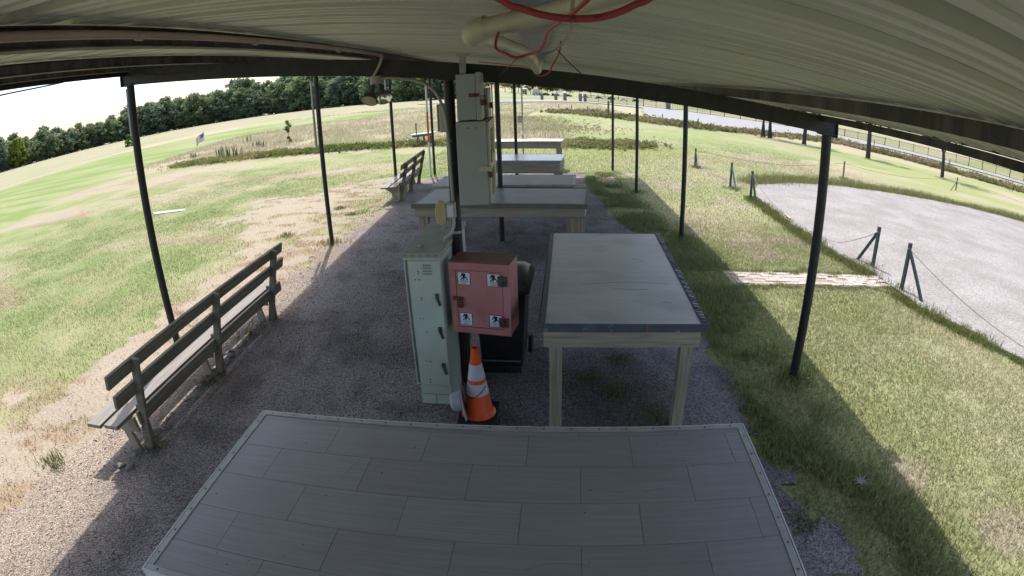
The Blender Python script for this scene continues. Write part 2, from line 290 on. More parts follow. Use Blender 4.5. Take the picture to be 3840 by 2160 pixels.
def ground_color(x, y):
    n1 = fbm(x, y, .35, 5); n2 = fbm(x + 40, y - 13, 1.3, 4); n3 = fbm(x * .35 + 7, y * 1.1, .5, 4); n4 = fbm(x - 90, y + 55, .09, 3)
    mix = lambda a, b, t: a * (1 - t[..., None]) + b * t[..., None]
    one = np.ones(x.shape)
    c = mix(GR2 * one[..., None], GR, sstep(.35, .65, n2))
    # right lawn: olive, sun-dried
    rt = sstep(2, 3.5, x)
    c = mix(c, mix(OLV * one[..., None], DRY, sstep(.45, .72, n1) * .7), rt * sstep(.32, .56, .5 * n1 + .5 * n2) * .85)
    c = mix(c, SOIL, rt * sstep(.60, .74, fbm(x + 3, y + 60, 1.0, 4)) * .75)
    # middle distance right
    c = mix(c, mix(np.array((.20, .22, .085)) * one[..., None], DRY * .95, sstep(.4, .6, n4 + .4 * (n1 - .5))), sstep(4, 9, y - 14) * sstep(-3, 0, x) * .8)
    # left lawn streaks
    lf = sstep(-4.4, -6, x)
    c = mix(c, BRN * 1.25, lf * sstep(.57, .70, n3) * .8)
    c = mix(c, DRY, lf * sstep(.50, .68, n1) * .55)
    c = mix(c, SOIL * .95, lf * sstep(.63, .74, n3 * .6 + n1 * .4) * .8)
    # bare soil by the shelter and towards the ditch
    nx = x + (n2 - .5) * 2.4 + (n1 - .5) * 3.0; ny = y + (n1 - .5) * 2.4 + (fbm(x + 77, y + 21, .3, 3) - .5) * 5
    for poly, a in (([(-7.6, 11.5), (-8.6, 15.2), (-7.8, 17), (-6.1, 18.9), (-5, 19), (-4, 16.5), (-3.6, 10.5), (-4.8, 10.4), (-5.2, 8.5), (-6, 10)], .78), ([(-7.6, -4), (-7.2, 2), (-6.4, 4.2), (-5.7, 6.6), (-5.2, 9.6), (-3.5, 11), (-3, -4)], .97), ([(-13.9, 26.4), (-12.3, 27.3), (-8.7, 26.8), (-9, 25.5), (-12, 25.7)], .85), ([(-22, 27.4), (-15, 26.8), (-13, 24.4), (-14, 21), (-20, 22), (-24, 25)], .45)):
        k = inpoly(nx, ny, poly).astype(float); n5 = fbm(x + 5, y * 1.6, 2.1, 4); c = mix(c, mix(BRN * 1.35 * one[..., None], SOIL * 1.02, sstep(.34, .52, n5)), k * a * (sstep(.30, .46, .5 * n2 + .5 * n5) if a < .95 else sstep(.18, .36, .5 * n2 + .5 * n5)))
    k = inpoly(nx, ny, [(1.2, 17), (1.6, 18.2), (3.2, 17.6), (2.4, 16.6)]).astype(float); c = mix(c, SOIL * 1.2, k * .8)
    # beyond the ditch: rank dry grass, mown runway, hay field
    fieldm = sstep(27.5, 30, y + .12 * (x + 12) + (n1 - .5) * 2)
    fl = fieldm * sstep(6, 1, x - (y - 30) * .0)
    dryf = mix(TAN * one[..., None], np.array((.22, .23, .11)), sstep(.5, .72, n4 * .5 + n1 * .5))
    c = mix(c, dryf, fl)
    rw = inpoly(nx, ny, RUN).astype(float)
    c = mix(c, mix(np.array((.135, .185, .05)) * one[..., None], GR2, sstep(.4, .65, n3)), rw)
    hay = sstep(-62, -66, x) + sstep(88, 92, y); c = mix(c, mix(TAN * .92 * one[..., None], np.array((.21, .215, .115)), sstep(.40, .62, n1)), np.clip(hay, 0, 1) * (1 - rw))
    # mown oval in the middle distance
    k = inpoly(nx, ny, OVAL).astype(float); c = mix(c, mix(OLV * one[..., None] * .95, np.array((.16, .2, .07)), sstep(.4, .6, n1)), k * .85)
    k = sstep(108, 120, y) * sstep(-22, -8, x); c = mix(c, mix(np.array((.15, .18, .075)) * one[..., None], np.array((.22, .21, .12)), sstep(.4, .6, n4)), k)
    return np.clip(c * (.92 + .16 * n2)[..., None], .01, .8)
def axis(lo, flo, fhi, hi, st, gr=1.09):
    a = list(np.arange(flo, fhi + st / 2, st)); s = st; v = flo; L_ = []
    while v > lo: s *= gr; v -= s; L_.append(v)
    s = st; v = fhi; H_ = []
    while v < hi: s *= gr; v += s; H_.append(v)
    return np.array(L_[::-1] + a + H_)
ax = axis(-520, -14, 12, 420, .11); ay = axis(-120, -1, 30, 560, .11)
GX, GY = np.meshgrid(ax, ay, indexing='ij'); GZ = gz(GX, GY) + (fbm(GX, GY, .8, 4) - .5) * .05 * sstep(5, 9, np.abs(GX + .7)) - .004
nx_, ny_ = GX.shape; idx = np.arange(nx_ * ny_).reshape(nx_, ny_)
F = np.stack([idx[:-1, :-1], idx[1:, :-1], idx[1:, 1:], idx[:-1, 1:]], -1).reshape(-1, 4)
me = npmesh('ground', np.stack([GX, GY, GZ], -1).reshape(-1, 3), F, groundmat('lawn_and_field', scale=26, bump=.7, contrast=.42), ground_color(GX, GY).reshape(-1, 3))
me.shade_smooth(); o = bpy.data.objects.new('ground', me); COL.objects.link(o); o['kind'] = 'structure'
tag(o, 'patchy green and sun-dried lawn running out to a hay field')

def sheet(name, poly, m, dz, step, jit, label, colf=None):
    P = []
    n = len(poly)
    for i in range(n):
        a = np.array(poly[i]); b = np.array(poly[(i + 1) % n]); k = max(1, int(np.hypot(*(b - a)) / (step * .5)))
        for t in range(k): P.append(a + (b - a) * t / k)
    P = np.array(P); P += np.stack([fbm(P[:, 0], P[:, 1], 1.6 / step * .6, 3) - .5, fbm(P[:, 1] + 31, P[:, 0], 1.6 / step * .6, 3) - .5], 1) * 2 * jit
    lo = P.min(0); hi = P.max(0); gx, gy = np.meshgrid(np.arange(lo[0], hi[0], step), np.arange(lo[1], hi[1], step))
    gx = gx.ravel() + .13 * step; gy = gy.ravel() + .17 * step; k = inpoly(gx, gy, P.tolist()); Q = np.stack([gx[k], gy[k]], 1)
    V = [Vector(p) for p in np.concatenate([P, Q])]; E = [(i, (i + 1) % len(P)) for i in range(len(P))]
    vo, _, fo, *_ = delaunay_2d_cdt(V, E, [], 1, 1e-5)
    A = np.array([(v.x, v.y) for v in vo]); Z = gz(A[:, 0], A[:, 1]) + dz
    me = npmesh(name, np.column_stack([A, Z]), np.array([f for f in fo if len(f) == 3]), m, None if colf is None else colf(A[:, 0], A[:, 1])); me.shade_smooth()
    ob = bpy.data.objects.new(name, me); COL.objects.link(ob); ob['kind'] = 'structure'; ob['label'] = label; return ob
def padcol(x, y):
    n1 = fbm(x, y, 1.1, 4)[:, None]; n2 = fbm(x + 9, y - 4, 3.1, 3)[:, None]; lf = sstep(-3.2, -4.2, x + (n1[:, 0] - .5) * .8)[:, None]
    c = np.array((.165, .15, .148)) * (1 - n1) + np.array((.235, .215, .215)) * n1; c = c * (1 - .35 * sstep(.52, .66, n2)) ; c = c * (1 - lf) + (np.array((.265, .215, .172)) * (.8 + .4 * n2)) * lf
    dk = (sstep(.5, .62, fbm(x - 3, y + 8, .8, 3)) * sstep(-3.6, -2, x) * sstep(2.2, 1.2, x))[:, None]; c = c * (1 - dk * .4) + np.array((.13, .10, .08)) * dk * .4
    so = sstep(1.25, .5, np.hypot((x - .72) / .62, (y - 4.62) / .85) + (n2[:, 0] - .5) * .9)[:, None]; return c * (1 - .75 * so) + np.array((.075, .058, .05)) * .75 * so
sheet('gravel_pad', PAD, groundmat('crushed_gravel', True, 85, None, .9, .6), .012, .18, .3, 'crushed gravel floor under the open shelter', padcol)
sheet('gravel_lot', LOT, groundmat('pale_limestone_screenings', True, 38, ((.20, .182, .17), (.25, .234, .223)), .5, .25), .03, .6, .16, 'pale crushed limestone parking lot beside the lawn')
sheet('road', ROAD, groundmat('pale_concrete_road', False, 3, ((.20, .198, .198), (.245, .242, .242)), .1, .12), .10, 2.5, .3, 'pale concrete road along the picket fence')

# ================================================================== pavilion
SL = 0.1206
rz_ = lambda x, c: c - SL * x
pav = thing('pavilion', 'open metal pavilion with black posts and a sloping ribbed roof over gravel', 'pavilion', (-.7, 9, 0))
def PL(p): return (p[0] + .7, p[1] - 9, p[2])
POSTS = [(-4.22, 4.78, .045), (-4.19, 10.12, .045), (-4.19, 15.6, .045), (2.74, 4.78, .05), (2.71, 10.0, .045), (2.6, 14.5, .042), (2.45, 18.22, .042), (-.77, 4.86, .048), (-.72, 9.93, .046), (-.64, 15.4, .045), (-3.50, 18.1, .045),
         (-4.22, -.5, .045), (2.74, -.5, .05), (-.77, -.62, .048)]
for x, y, r in POSTS:
    top = rz_(x, 2.905)
    b = MB().cyl(PL((x, y, -.15)), PL((x, y, top)), r, n=14)
    p = b.build('post', STEEL, pav, True)
    MB().box(PL((x, y, top - .004)), (.16, .14, .012)).build('cap_plate', STEEL, p)
for y, x0, x1 in ((4.78, -4.3, 2.82), (10.05, -4.3, 2.78), (15.0, -4.3, 2.72), (18.25, -4.3, 2.66), (-.56, -4.3, 2.8)):
    b = MB().bar(PL((x0, y, rz_(x0, 2.973))), PL((x1, y, rz_(x1, 2.973))),   .10, .15)
    bm = b.build('beam', STEEL, pav, bevel=.004)
    for x in (x0, x1):
        e = MB().box(PL((x, y, rz_(x, 2.965))), (.012, .15, .16))
        for dy in (-.04, .04):
            for dz in (-.045, .045): e.cyl(PL((x - .014, y + dy, rz_(x, 2.965) + dz)), PL((x + .014, y + dy, rz_(x, 2.965) + dz)), .012, n=6)
        e.build('end_plate', STEEL, bm)
YA, YB = -4.6, 18.45
for x in (-4.17, -2.95, -1.40, 1.62, 2.64):
    b = MB().box(PL((x, (YA + YB) / 2, rz_(x, 3.083))), (.006, YB - YA, .072))
    b.box(PL((x + .022, (YA + YB) / 2, rz_(x, 3.049))), (.044, YB - YA, .005)); b.box(PL((x + .022, (YA + YB) / 2, rz_(x, 3.1165))), (.044, YB - YA, .004))
    if x > 2: b = MB().box(PL((x, (YA + YB) / 2, rz_(x, 3.042))), (.008, YB - YA, .055)).box(PL((x + .02, (YA + YB) / 2, rz_(x, 3.014))), (.05, YB - YA, .004))
    b.build('purlin', PURL, pav)
MB().box(PL((.0, (YA + YB) / 2, 3.121)), (.12, YB - YA, .014)).build('purlin', GALV, pav)
# ribbed roof panels: profile along y, extruded down the slope
prof = []
for k in range(3):
    y0 = k * .3048
    prof += [(y0, 0), (y0 + .016, .055), (y0 + .084, .055), (y0 + .10, 0), (y0 + .145, 0), (y0 + .151, .018), (y0 + .173, .018), (y0 + .179, 0), (y0 + .222, 0), (y0 + .228, .018), (y0 + .250, .018), (y0 + .256, 0)]
prof.append((.9144, 0))
XR0, XR1 = -4.21, 2.69
vs = []; fs = []; n = len(prof)
ST_ = ((XR0, 0.0), (1.62, 0.0), (XR1, -.05))            # the sheets dip a little towards the low eave
for t in (0.0, .0025):
    for x, dz in ST_: vs += [(x + .7, y, 3.130 - SL * x + z + t + dz) for y, z in prof]
for i in range(n - 1):
    for k in range(2):
        a0 = k * n + i; fs += [(a0, a0 + 1, a0 + n + 1, a0 + n), (3 * n + a0, 4 * n + a0, 4 * n + a0 + 1, 3 * n + a0 + 1)]
    fs += [(i, 3 * n + i, 3 * n + i + 1, i + 1), (2 * n + i, 2 * n + i + 1, 5 * n + i + 1, 5 * n + i)]
rp = MB().add(vs, fs).mesh('roof_panel', ROOF)
y = YA
while y < YB - .3:
    link(rp, 'roof_panel', pav, (0, y - 9, random.uniform(0, .005))); y += .9144
for x in (XR0, XR1):
    MB().box(PL((x + (.012 if x > 0 else -.012), (YA + YB) / 2, rz_(x, 3.136 if x < 0 else 3.092))), (.018, YB - YA, .03)).build('eave_trim', STEEL, pav)
MB().box(PL((-4.225, (YA + YB) / 2, rz_(-4.225, 3.063))), (.012, YB - YA, .125)).build('eave_fascia', STEEL, pav)
MB().box(PL((-.62, 4.70, 3.10)), (.055, .03, .19)).box(PL((-.62, 4.70, 3.19)), (.10, .06, .014)).build('bracket', GALV, pav)

# ================================================================== tables
def frame_rot(fl, fr):
    d = Vector((fr[0] - fl[0], fr[1] - fl[1])); return math.atan2(d.y, d.x), d.length
def plain_table(label, fl, fr, depth, z, top, edge, ap=.18, fas=.055, legw=.1, over=.03, ripple=False, double=False, nrail=True):
    a, wd = frame_rot(fl, fr)
    t = thing('field_table', label, 'table', (fl[0], fl[1], 0), a, 'work tables down the middle of the shelter')
    tp = MB().span((0, 0, z - .02), (wd, depth, z)).build('tabletop', top, t, bevel=.004)
    for nm, A, B in (('edge_strip', (-.006, -.008, z - fas), (wd + .006, .0, z + .003)), ('edge_strip', (-.006, depth, z - fas), (wd + .006, depth + .008, z + .003)), ('edge_strip', (-.012, -.008, z - fas), (-.006, depth + .008, z + .003)), ('edge_strip', (wd + .006, -.008, z - fas), (wd + .012, depth + .008, z + .003))):
        MB().span(A, B).build(nm, edge, t)
    for A, B in (((.0, 0, z + .001), (.045, depth, z + .004)), ((wd - .045, 0, z + .001), (wd, depth, z + .004))): MB().span(A, B).build('lapped_edge', edge, tp)
    z1 = z - .022; z0 = z1 - .035 - ap
    for A, B in (((over, over, z0), (wd - over, over + .04, z1)), ((over, depth - over - .04, z0), (wd - over, depth - over, z1))): MB().span(A, B).build('apron', WOODX, t, bevel=.004)
    for A, B in (((over - .002, over + .041, z0), (over + .038, depth - over - .041, z1)), ((wd - over - .038, over + .041, z0), (wd - over + .002, depth - over - .041, z1))): MB().span(A, B).build('apron', WOODG, t, bevel=.004)
    for lx in (over + .042, wd - over - .042 - legw):
        for ly in (over + .042, depth - over - .042 - legw):
            MB().span((lx, ly, -.05), (lx + legw, ly + legw, z0 + .12)).build('leg', WOODZ, t, bevel=.005)
            if double: MB().span((lx + (legw + .004 if lx < 1 else -.064), ly, -.05), (lx + (legw + .064 if lx < 1 else -.004), ly + legw, z0 + .1)).build('leg', WOODZ, t, bevel=.005)
    if nrail: MB().span((over + .15, depth * .55, z0 - .10), (wd - over - .15, depth * .55 + .04, z0 - .004)).build('stretcher', WOODX, t)
    return t, wd
# long worktable with vinyl planks in the foreground
A1, W1 = frame_rot((-1.935, 2.881), (1.276, 2.747))
D1 = 1.545
T1 = thing('plank_top_table', 'large grey vinyl plank topped table in the foreground with pale screwed edge trim', 'table', (-1.935, 2.881, 0), A1)
Z1 = .9
MB().span((.006, -D1 + .006, Z1 - .045), (W1 - .006, -.006, Z1 - .008)).build('tabletop', GROUT, T1)
rows = [-.042, -.083, -.3835, -.6865, -.9895, -1.2885, -1.505]
jo = {0: .637, 1: .334}
x0, x1 = .042, W1 - .042
tile_cache = {}
for ri in range(len(rows) - 1):
    yt, yb = rows[ri] - .0012, rows[ri + 1] + .0012
    js = [j for j in [(.637 if ri % 2 else .334) + .6096 * k for k in range(-1, 6)] if x0 + .01 < j < x1 - .01]
    ed = [x0] + js + [x1]
    for a, b in zip(ed[:-1], ed[1:]):
        wd, hd = b - a - .0024, yt - yb; key = (round(wd, 3), round(hd, 3))
        if key not in tile_cache: tile_cache[key] = MB().box((0, 0, 0), (wd, hd, .004)).mesh('plank', TILE)
        link(tile_cache[key], 'plank', T1, ((a + b) / 2, (yt + yb) / 2, Z1 - .003 + random.uniform(-.0004, .0004)))
screw = MB().cyl((0, 0, 0), (0, 0, .003), .006, n=8).mesh('screw', DARKM)
for A, B, hor in (((0, -.040, 0), (W1, 0, 0), 1), ((0, -D1, 0), (W1, -D1 + .038, 0), 1), ((0, -D1 + .0382, 0), (.040, -.0402, 0), 0), ((W1 - .040, -D1 + .0382, 0), (W1, -.0402, 0), 0)):
    tr = MB().span((A[0], A[1], Z1 - .006), (B[0], B[1], Z1 + .004)).build('edge_trim', TRIM, T1, bevel=.002)
    L_ = (B[0] - A[0]) if hor else (B[1] - A[1]); k = int(L_ / .165)
    for i in range(k):
        u = (i + .5) / k
        p = (A[0] + u * L_, (A[1] + B[1]) / 2, Z1 + .004) if hor else ((A[0] + B[0]) / 2, A[1] + u * L_, Z1 + .004)
        link(screw, 'screw', tr, p)
for A, B in (((-.006, -D1 - .008, Z1 - .07), (W1 + .006, -D1, Z1 + .002)), ((-.006, 0, Z1 - .07), (W1 + .006, .008, Z1 + .002)), ((-.014, -D1 - .008, Z1 - .07), (-.006, .008, Z1 + .002)), ((W1 + .006, -D1 - .008, Z1 - .07), (W1 + .014, .008, Z1 + .002))):
    MB().span(A, B).build('fascia', WHITEP, T1)
for A, B in (((.05, -D1 + .05, Z1 - .23), (W1 - .05, -D1 + .09, Z1 - .046)), ((.05, -.09, Z1 - .23), (W1 - .05, -.05, Z1 - .046)), ((.05, -D1 + .092, Z1 - .23), (.09, -.092, Z1 - .046)), ((W1 - .09, -D1 + .092, Z1 - .23), (W1 - .05, -.092, Z1 - .046))):
    MB().span(A, B).build('apron', mat('red_brown_lumber', (.3, .13, .09), (.2, .085, .06), 4, .8), T1)
for lx in (.1, W1 / 2 - .045, W1 - .19):
    for ly in (-D1 + .1, -.19): MB().span((lx, ly, -.05), (lx + .09, ly + .09, Z1 - .05)).build('leg', WOODZ, T1, bevel=.004)

for P in ([(.88, -.42), (.84, -.52), (.82, -.62)], [(1.02, -.40), (.99, -.50)], [(1.9, -1.15), (2.05, -1.1), (2.2, -1.12)], [(2.5, -.6), (2.62, -.57)]):
    MB().tube([(x, y, Z1 - .0014) for x, y in P], .0011, 4, 4).build('scuff', mat('scuff_grey', (.17, .16, .155), None, 9, .8), T1)
spk_ = MB()
for k in range(26): spk_.box((random.uniform(.1, W1 - .1), random.uniform(-1.45, -.1), Z1 + .0004), (random.uniform(.004, .011), random.uniform(.003, .006), .002), Matrix.Rotation(random.uniform(0, 3), 3, 'Z'))
spk_.build('specks', mat('grit', (.12, .10, .085), None, 9, .9), T1)['kind'] = 'stuff'
# waist-high table at the right of the red box, taped edges
T2, W2 = plain_table('beige sheet topped wooden table with blue-grey taped edges beside the red box', (-.02, 3.905), (1.31, 3.835), 2.62, 1.1, LAMIN, TAPE, ap=.165, fas=.068, legw=.105, nrail=False)
rip = MB()
for k in range(46):
    yy = .05 + k * .056
    rip.box((W2 - .012, yy, 1.1085), (.05, .026, .006 + .004 * random.random()), Matrix.Rotation(random.uniform(-.3, .3), 3, 'Y'))
rip.build('puckered_tape', mat('puckered_tape', (.22, .23, .27), (.05, .052, .07), 30, .5), T2)['kind'] = 'stuff'
for P in ([(.35, .86), (.52, .90), (.75, .93), (.98, .92), (1.15, .88)], [(.62, .78), (.8, .74), (.95, .75)], [(.88, 1.65), (1.0, 1.55), (1.03, 1.4)], [(1.02, .45), (1.12, .43)]):
    MB().tube([(x, y, 1.1002) for x, y in P], .0013, 4, 4).build('scratch', mat('scratch_grey', (.16, .15, .14), None, 9, .8), T2)
MB().span((W2 * .635, -.012, 1.035), (W2 * .642, -.006, 1.104)).build('tape_gap', mat('red_brown_lumber', (.3, .13, .09), (.2, .085, .06), 4, .8), T2)
plain_table('wide wooden table with a grey-brown fascia just behind the green cabinet', (-2.095, 8.66), (.724, 8.33), 1.27, 1.05, BLUETOP, mat('grey_brown_fascia', (.15, .145, .125), (.12, .115, .1), 6, .6), ap=.17, fas=.075, double=True)
plain_table('low looking blue-grey table with bright metal end strips, second behind the cabinet', (-2.045, 10.19), (.645, 9.99), 1.1, 1.05, BLUETOP, TRIM, ap=.15, fas=.04)
plain_table('blue sheet covered table with a plain grey apron near the far roof edge', (-2.148, 13.55), (.515, 13.16), 1.2, 1.05, mat('blue_tarp_cover', (.30, .36, .42), (.22, .27, .33), 3, .3), mat('blue_tarp_edge', (.30, .36, .42), (.24, .29, .35), 3, .3), ap=.26, fas=.03)
plain_table('sunlit long wooden table standing beyond the end of the roof', (-1.95, 18.45), (.745, 18.05), .85, 1.0, mat('bleached_table_boards', (.5, .46, .42), (.4, .36, .32), 4, .8, stretch=(.6, 12, 1)), WOODX, ap=.19, fas=.02, legw=.12, nrail=False)

# ================================================================== benches
def bench(label, x, y0, length, npost, rz=0.0):
    t = thing('park_bench', label, 'bench', (x, y0, 0), rz, 'long wooden benches along the east side of the shelter')
    for i, (a, b) in enumerate(((-.42, -.225), (-.185, .0))):
        MB().span((a, .0 + .02 * i, .42), (b, length, .458)).build('seat_plank', SEATW, t, bevel=.005)
    lean = .235
    def bx(z): return lean * z - .005
    for zc, nm in ((.965, 'back_rail'), (.735, 'back_rail')):
        rot = Matrix.Rotation(math.atan(lean), 3, 'Y')
        MB().box((bx(zc) - .03, length / 2 + (-.06 if zc > .9 else 0), zc), (.038, length, .132), rot).build(nm, BENCHW, t, bevel=.005)
    MB().box((.075, length / 2 + .1, .40), (.038, length - .35, .135)).build('seat_rail', BENCHW, t, bevel=.004)
    for k in range(npost):
        y = .32 + (length - .72) * k / (npost - 1)
        MB().bar((bx(.0) + .02, y, .0), (bx(1.02) + .02, y, 1.02), .09, .04, (0, 1, 0)).build('back_post', BENCHW, t, bevel=.004)
        MB().bar((-.10, y - .045, -.02), (-.16, y - .045, .30), .04, .10, (1, 0, 0)).build('leg', WOODG, t, bevel=.004)
        MB().prism([(-.36, .415), (.03, .415), (.045, .26), (-.18, .26), (-.34, .36)], .036, Matrix(((1, 0, 0, 0), (0, 0, 1, y - .085), (0, 1, 0, 0), (0, 0, 0, 1)))).build('seat_bracket', WOODG, t)
        MB().bar((.04, y + .05, -.02), (.05, y + .05, .5), .04, .085, (1, 0, 0)).build('leg', BENCHW, t, bevel=.004)
    return t
bench('dark weathered wooden bench in the left foreground, seen from behind', -3.77, 3.0, 3.78, 3)
bench('small looking weathered bench farther off, beside the blue-grey tables', -3.66, 13.55, 3.3, 3, R(1.5))

# ================================================================== boxes and cabinet round the middle post
def bolt(mb, p, d, r=.008): mb.cyl(p, [a + b * .006 for a, b in zip(p, d)], r, n=6)
cab = thing('utility_cabinet', 'tall pale green steel utility cabinet standing on the gravel beside the middle post', 'cabinet', (-1.19, 4.42, 0), R(-4.5))
CW, CDp, CH = .335, 1.02, 1.50
MB().span((.03, .012, 0), (CW - .005, CDp - .06, .235)).build('base', GREEN, cab, bevel=.004)
MB().span((.0, .0, .237), (CW, CDp, CH)).build('body', GREEN, cab, bevel=.006)
dr = MB().span((.042, -.016, .245), (CW - .004, -.001, CH - .03)).build('door', GREEN, cab, bevel=.004)
for k in range(4): MB().box((.215, -.020, 1.355 + k * .026), (.075, .010, .010), Matrix.Rotation(.6, 3, 'X')).build('louvre', CABTOP, dr)
hs = MB()
for px, pz in ((.13, 1.38), (.13, 1.36), (.10, 1.30), (.135, 1.30), (.14, 1.13), (.14, 1.11), (.11, .93), (.14, .93), (.16, .80), (.12, .50), (.15, .50), (.17, .495), (.14, .30), (.14, .27)): hs.cyl((px, -.0165, pz), (px, -.019, pz), .006, n=6)
hs.build('screw_hole', INK, dr)['kind'] = 'stuff'
hg = MB()
for k in range(42): hg.cyl((.022, -.010, .26 + k * .029), (.022, -.010, .26 + k * .029 + .026), .0085, n=8)
hg.build('piano_hinge', GALV, cab)['kind'] = 'stuff'
for z in (1.12, .80, .43):
    MB().box((CW - .05, -.021, z + .03), (.035, .008, .05)).bar((CW - .055, -.03, z + .035), (CW - .025, -.035, z - .055), .022, .016).build('handle', DARKM, cab, bevel=.002)
MB().span((-.018, -.03, CH + .002), (CW + .014, CDp + .03, CH + .05)).build('lid', CABTOP, cab, bevel=.006)
rv = MB()
for k in range(5): bolt(rv, (.03 + k * .07, -.0305, CH + .025), (0, -1, 0), .006)
rv.build('rivet', DARKM, cab)['kind'] = 'stuff'
for px, py in ((.12, .16), (.2, .78), (.31, .42)):
    MB().lathe([(.0, .022), (.014, .02), (.02, .008), (.03, .004), (.03, 0)], (px, py, CH + .05), 12).build('lid_bolt', CABTOP, cab)
seam = MB().span((.04, .009, .120), (CW - .006, .0115, .124)).span((.17, .009, .0), (.174, .0115, .12)).build('seam', DARKM, cab)

red = thing('red_metal_box', 'faded red steel box with four white stickers fixed to the middle post', 'box', (-.795, 4.425, .79), R(-12.5))
RW, RD, RH = .54, .27, .66
MB().span((0, .018, 0), (RW, RD, RH - .004)).build('body', REDP, red, bevel=.008)
MB().span((-.004, .010, RH - .003), (RW + .004, RD + .004, RH + .006)).build('lid', REDTOP, red, bevel=.003)
for A, B in (((0, 0, 0), (RW, .017, .055)), ((0, 0, RH - .07), (RW, .017, RH - .004)), ((0, 0, .056), (.055, .017, RH - .071)), ((RW - .06, 0, .056), (RW, .017, RH - .071))): MB().span(A, B).build('front_frame', REDP, red)
rdoor = MB().span((.059, .003, .060), (RW - .064, .016, RH - .075)).build('door', REDP, red, bevel=.003)
for z in (.13, .51):
    h = MB().span((RW - .105, -.010, z - .045), (RW - .064, .002, z + .045)).span((RW - .060, -.010, z - .045), (RW - .02, -.001, z + .045)).cyl((RW - .062, -.012, z - .05), (RW - .062, -.012, z + .05), .009, n=10)
    h.build('hinge', DARKM if z > .3 else LOCK, red, bevel=.004)
MB().span((.02, -.008, .31), (.115, -.001, .345)).build('hasp', LOCK, red)
pk = MB().box((.095, -.022, .275), (.045, .022, .05)); pk.tube([(.08, -.02, .30), (.08, -.02, .33), (.095, -.02, .343), (.11, -.02, .33), (.11, -.02, .30)], .006, 8, 4); pk.build('padlock', LOCK, red, True)
# stickers: walking figure carrying another over the shoulder, lettering below
FIG = [(-.4, .98), (-.1, 1.06), (.22, 1.02), (.30, .86), (.22, .70), (.30, .55), (.52, .30), (.60, .08), (.44, .06), (.36, .26), (.16, .40), (.06, .26), (.06, .02), (-.08, .02), (-.08, .28), (-.22, .18), (-.42, .02), (-.54, .10), (-.34, .30), (-.18, .50), (-.16, .66), (-.36, .60), (-.48, .46), (-.56, .52), (-.46, .72), (-.34, .82)]
def text(body, size, m, parent, M, name='lettering', align='CENTER'):
    c = bpy.data.curves.new(name, 'FONT'); c.body = body; c.size = size; c.align_x = align; c.align_y = 'CENTER'; c.extrude = .0002; c.materials.append(m)
    tmp = bpy.data.objects.new('tmp', c); me = bpy.data.meshes.new_from_object(tmp); bpy.data.objects.remove(tmp); me.name = name
    if not me.materials: me.materials.append(m)
    o = bpy.data.objects.new(name, me); COL.objects.link(o); o.parent = parent; o.matrix_local = M; return o
FR = lambda x, y, z: Matrix(((1, 0, 0, x), (0, 0, -1, y), (0, 1, 0, z), (0, 0, 0, 1)))
for (sx, sz) in ((.075, .455), (.34, .455), (.072, .075), (.345, .075)):
    sw = .118
    s = MB().span((sx, .0008, sz), (sx + sw, .0024, sz + sw)).build('sticker', INK, red)
    MB().span((sx + .005, -.0002, sz + .005), (sx + sw - .005, .0006, sz + sw - .005)).build('sticker_face', STICK, s)
    fm = FR(sx + sw * .5, -.0004, sz + sw * .36) @ Matrix.Scale(.062, 4)
    MB().prism(FIG, .004, fm).build('emblem', INK, s)
    MB().span((sx + .03, -.0016, sz + sw * .335), (sx + sw - .02, -.0004, sz + sw * .35)).build('ground_line', INK, s)
    text('WOUNDED WARRIOR', .0125, INK, s, FR(sx + sw * .5, -.0004, sz + sw * .27))
    text('PROJECT', .0125, INK, s, FR(sx + sw * .5, -.0004, sz + sw * .175))
    MB().span((sx + .014, -.0010, sz + .012), (sx + sw - .03, -.0003, sz + .0145)).build('fine_line', INK, s)

eb = thing('electrical_panel', 'large grey electrical panel with a louvred cream door face on the middle post', 'panel', (-.665, 4.45, 1.93), R(1))
EW, ED, EH = .245, .74, .70
MB().span((0, 0, 0), (EW, ED, EH)).build('body', EBOX, eb, bevel=.006)
pd = MB().span((EW + .001, .02, .012), (EW + .022, ED - .01, EH - .01)).build('door', EBOXF, eb, bevel=.003)
for z0_ in (.06, .40):
    for k in range(9): MB().box((EW + .026, .28, z0_ + k * .026), (.008, .36, .010), Matrix.Rotation(.5, 3, 'Y')).build('louvre', EBOXF, pd)
MB().span((EW + .024, .10, .34), (EW + .034, .17, .44)).build('inset_panel', EBOX, pd)
MB().span((EW - .07, -.008, .285), (EW + .004, .0, .325)).span((EW + .002, -.006, .288), (EW + .03, .03, .322)).build('hasp', EBOXF, eb)
MB().box((EW + .025, -.012, .255), (.034, .02, .045)).build('padlock', LOCK, eb, bevel=.003)
[MB().cyl((u, -.003, .646), (u, .001, .646), .006, n=8).build('screw_hole', INK, eb) for u in (.095, .165)]
ub = thing('meter_box', 'upper grey metal box under the roof beam with rusty padlocks on its side', 'box', (-.645, 4.42, 2.645), R(1))
MB().span((0, 0, 0), (.155, .27, .375)).build('body', EBOX, ub, bevel=.004)
MB().span((.157, -.008, -.006), (.20, .275, .388)).build('cover', EBOX, ub, bevel=.008)
MB().span((.10, -.009, .185), (.185, -.001, .215)).build('hasp', LOCK, ub)
for dx, dz in ((.205, .17), (.225, .168)):
    k = MB().box((dx, -.012 if dx < .21 else .05, dz - .03), (.026, .024, .05)); k.tube([(dx - .008, -.01 if dx < .21 else .05, dz), (dx - .008, -.01 if dx < .21 else .05, dz + .025), (dx + .008, -.01 if dx < .21 else .05, dz + .025), (dx + .008, -.01 if dx < .21 else .05, dz)], .004, 6); k.build('padlock', LOCK, ub, bevel=.002)
sb = thing('switch_box', 'narrow grey steel box tucked behind the upper meter box', 'box', (-.60, 4.71, 2.645), R(1))
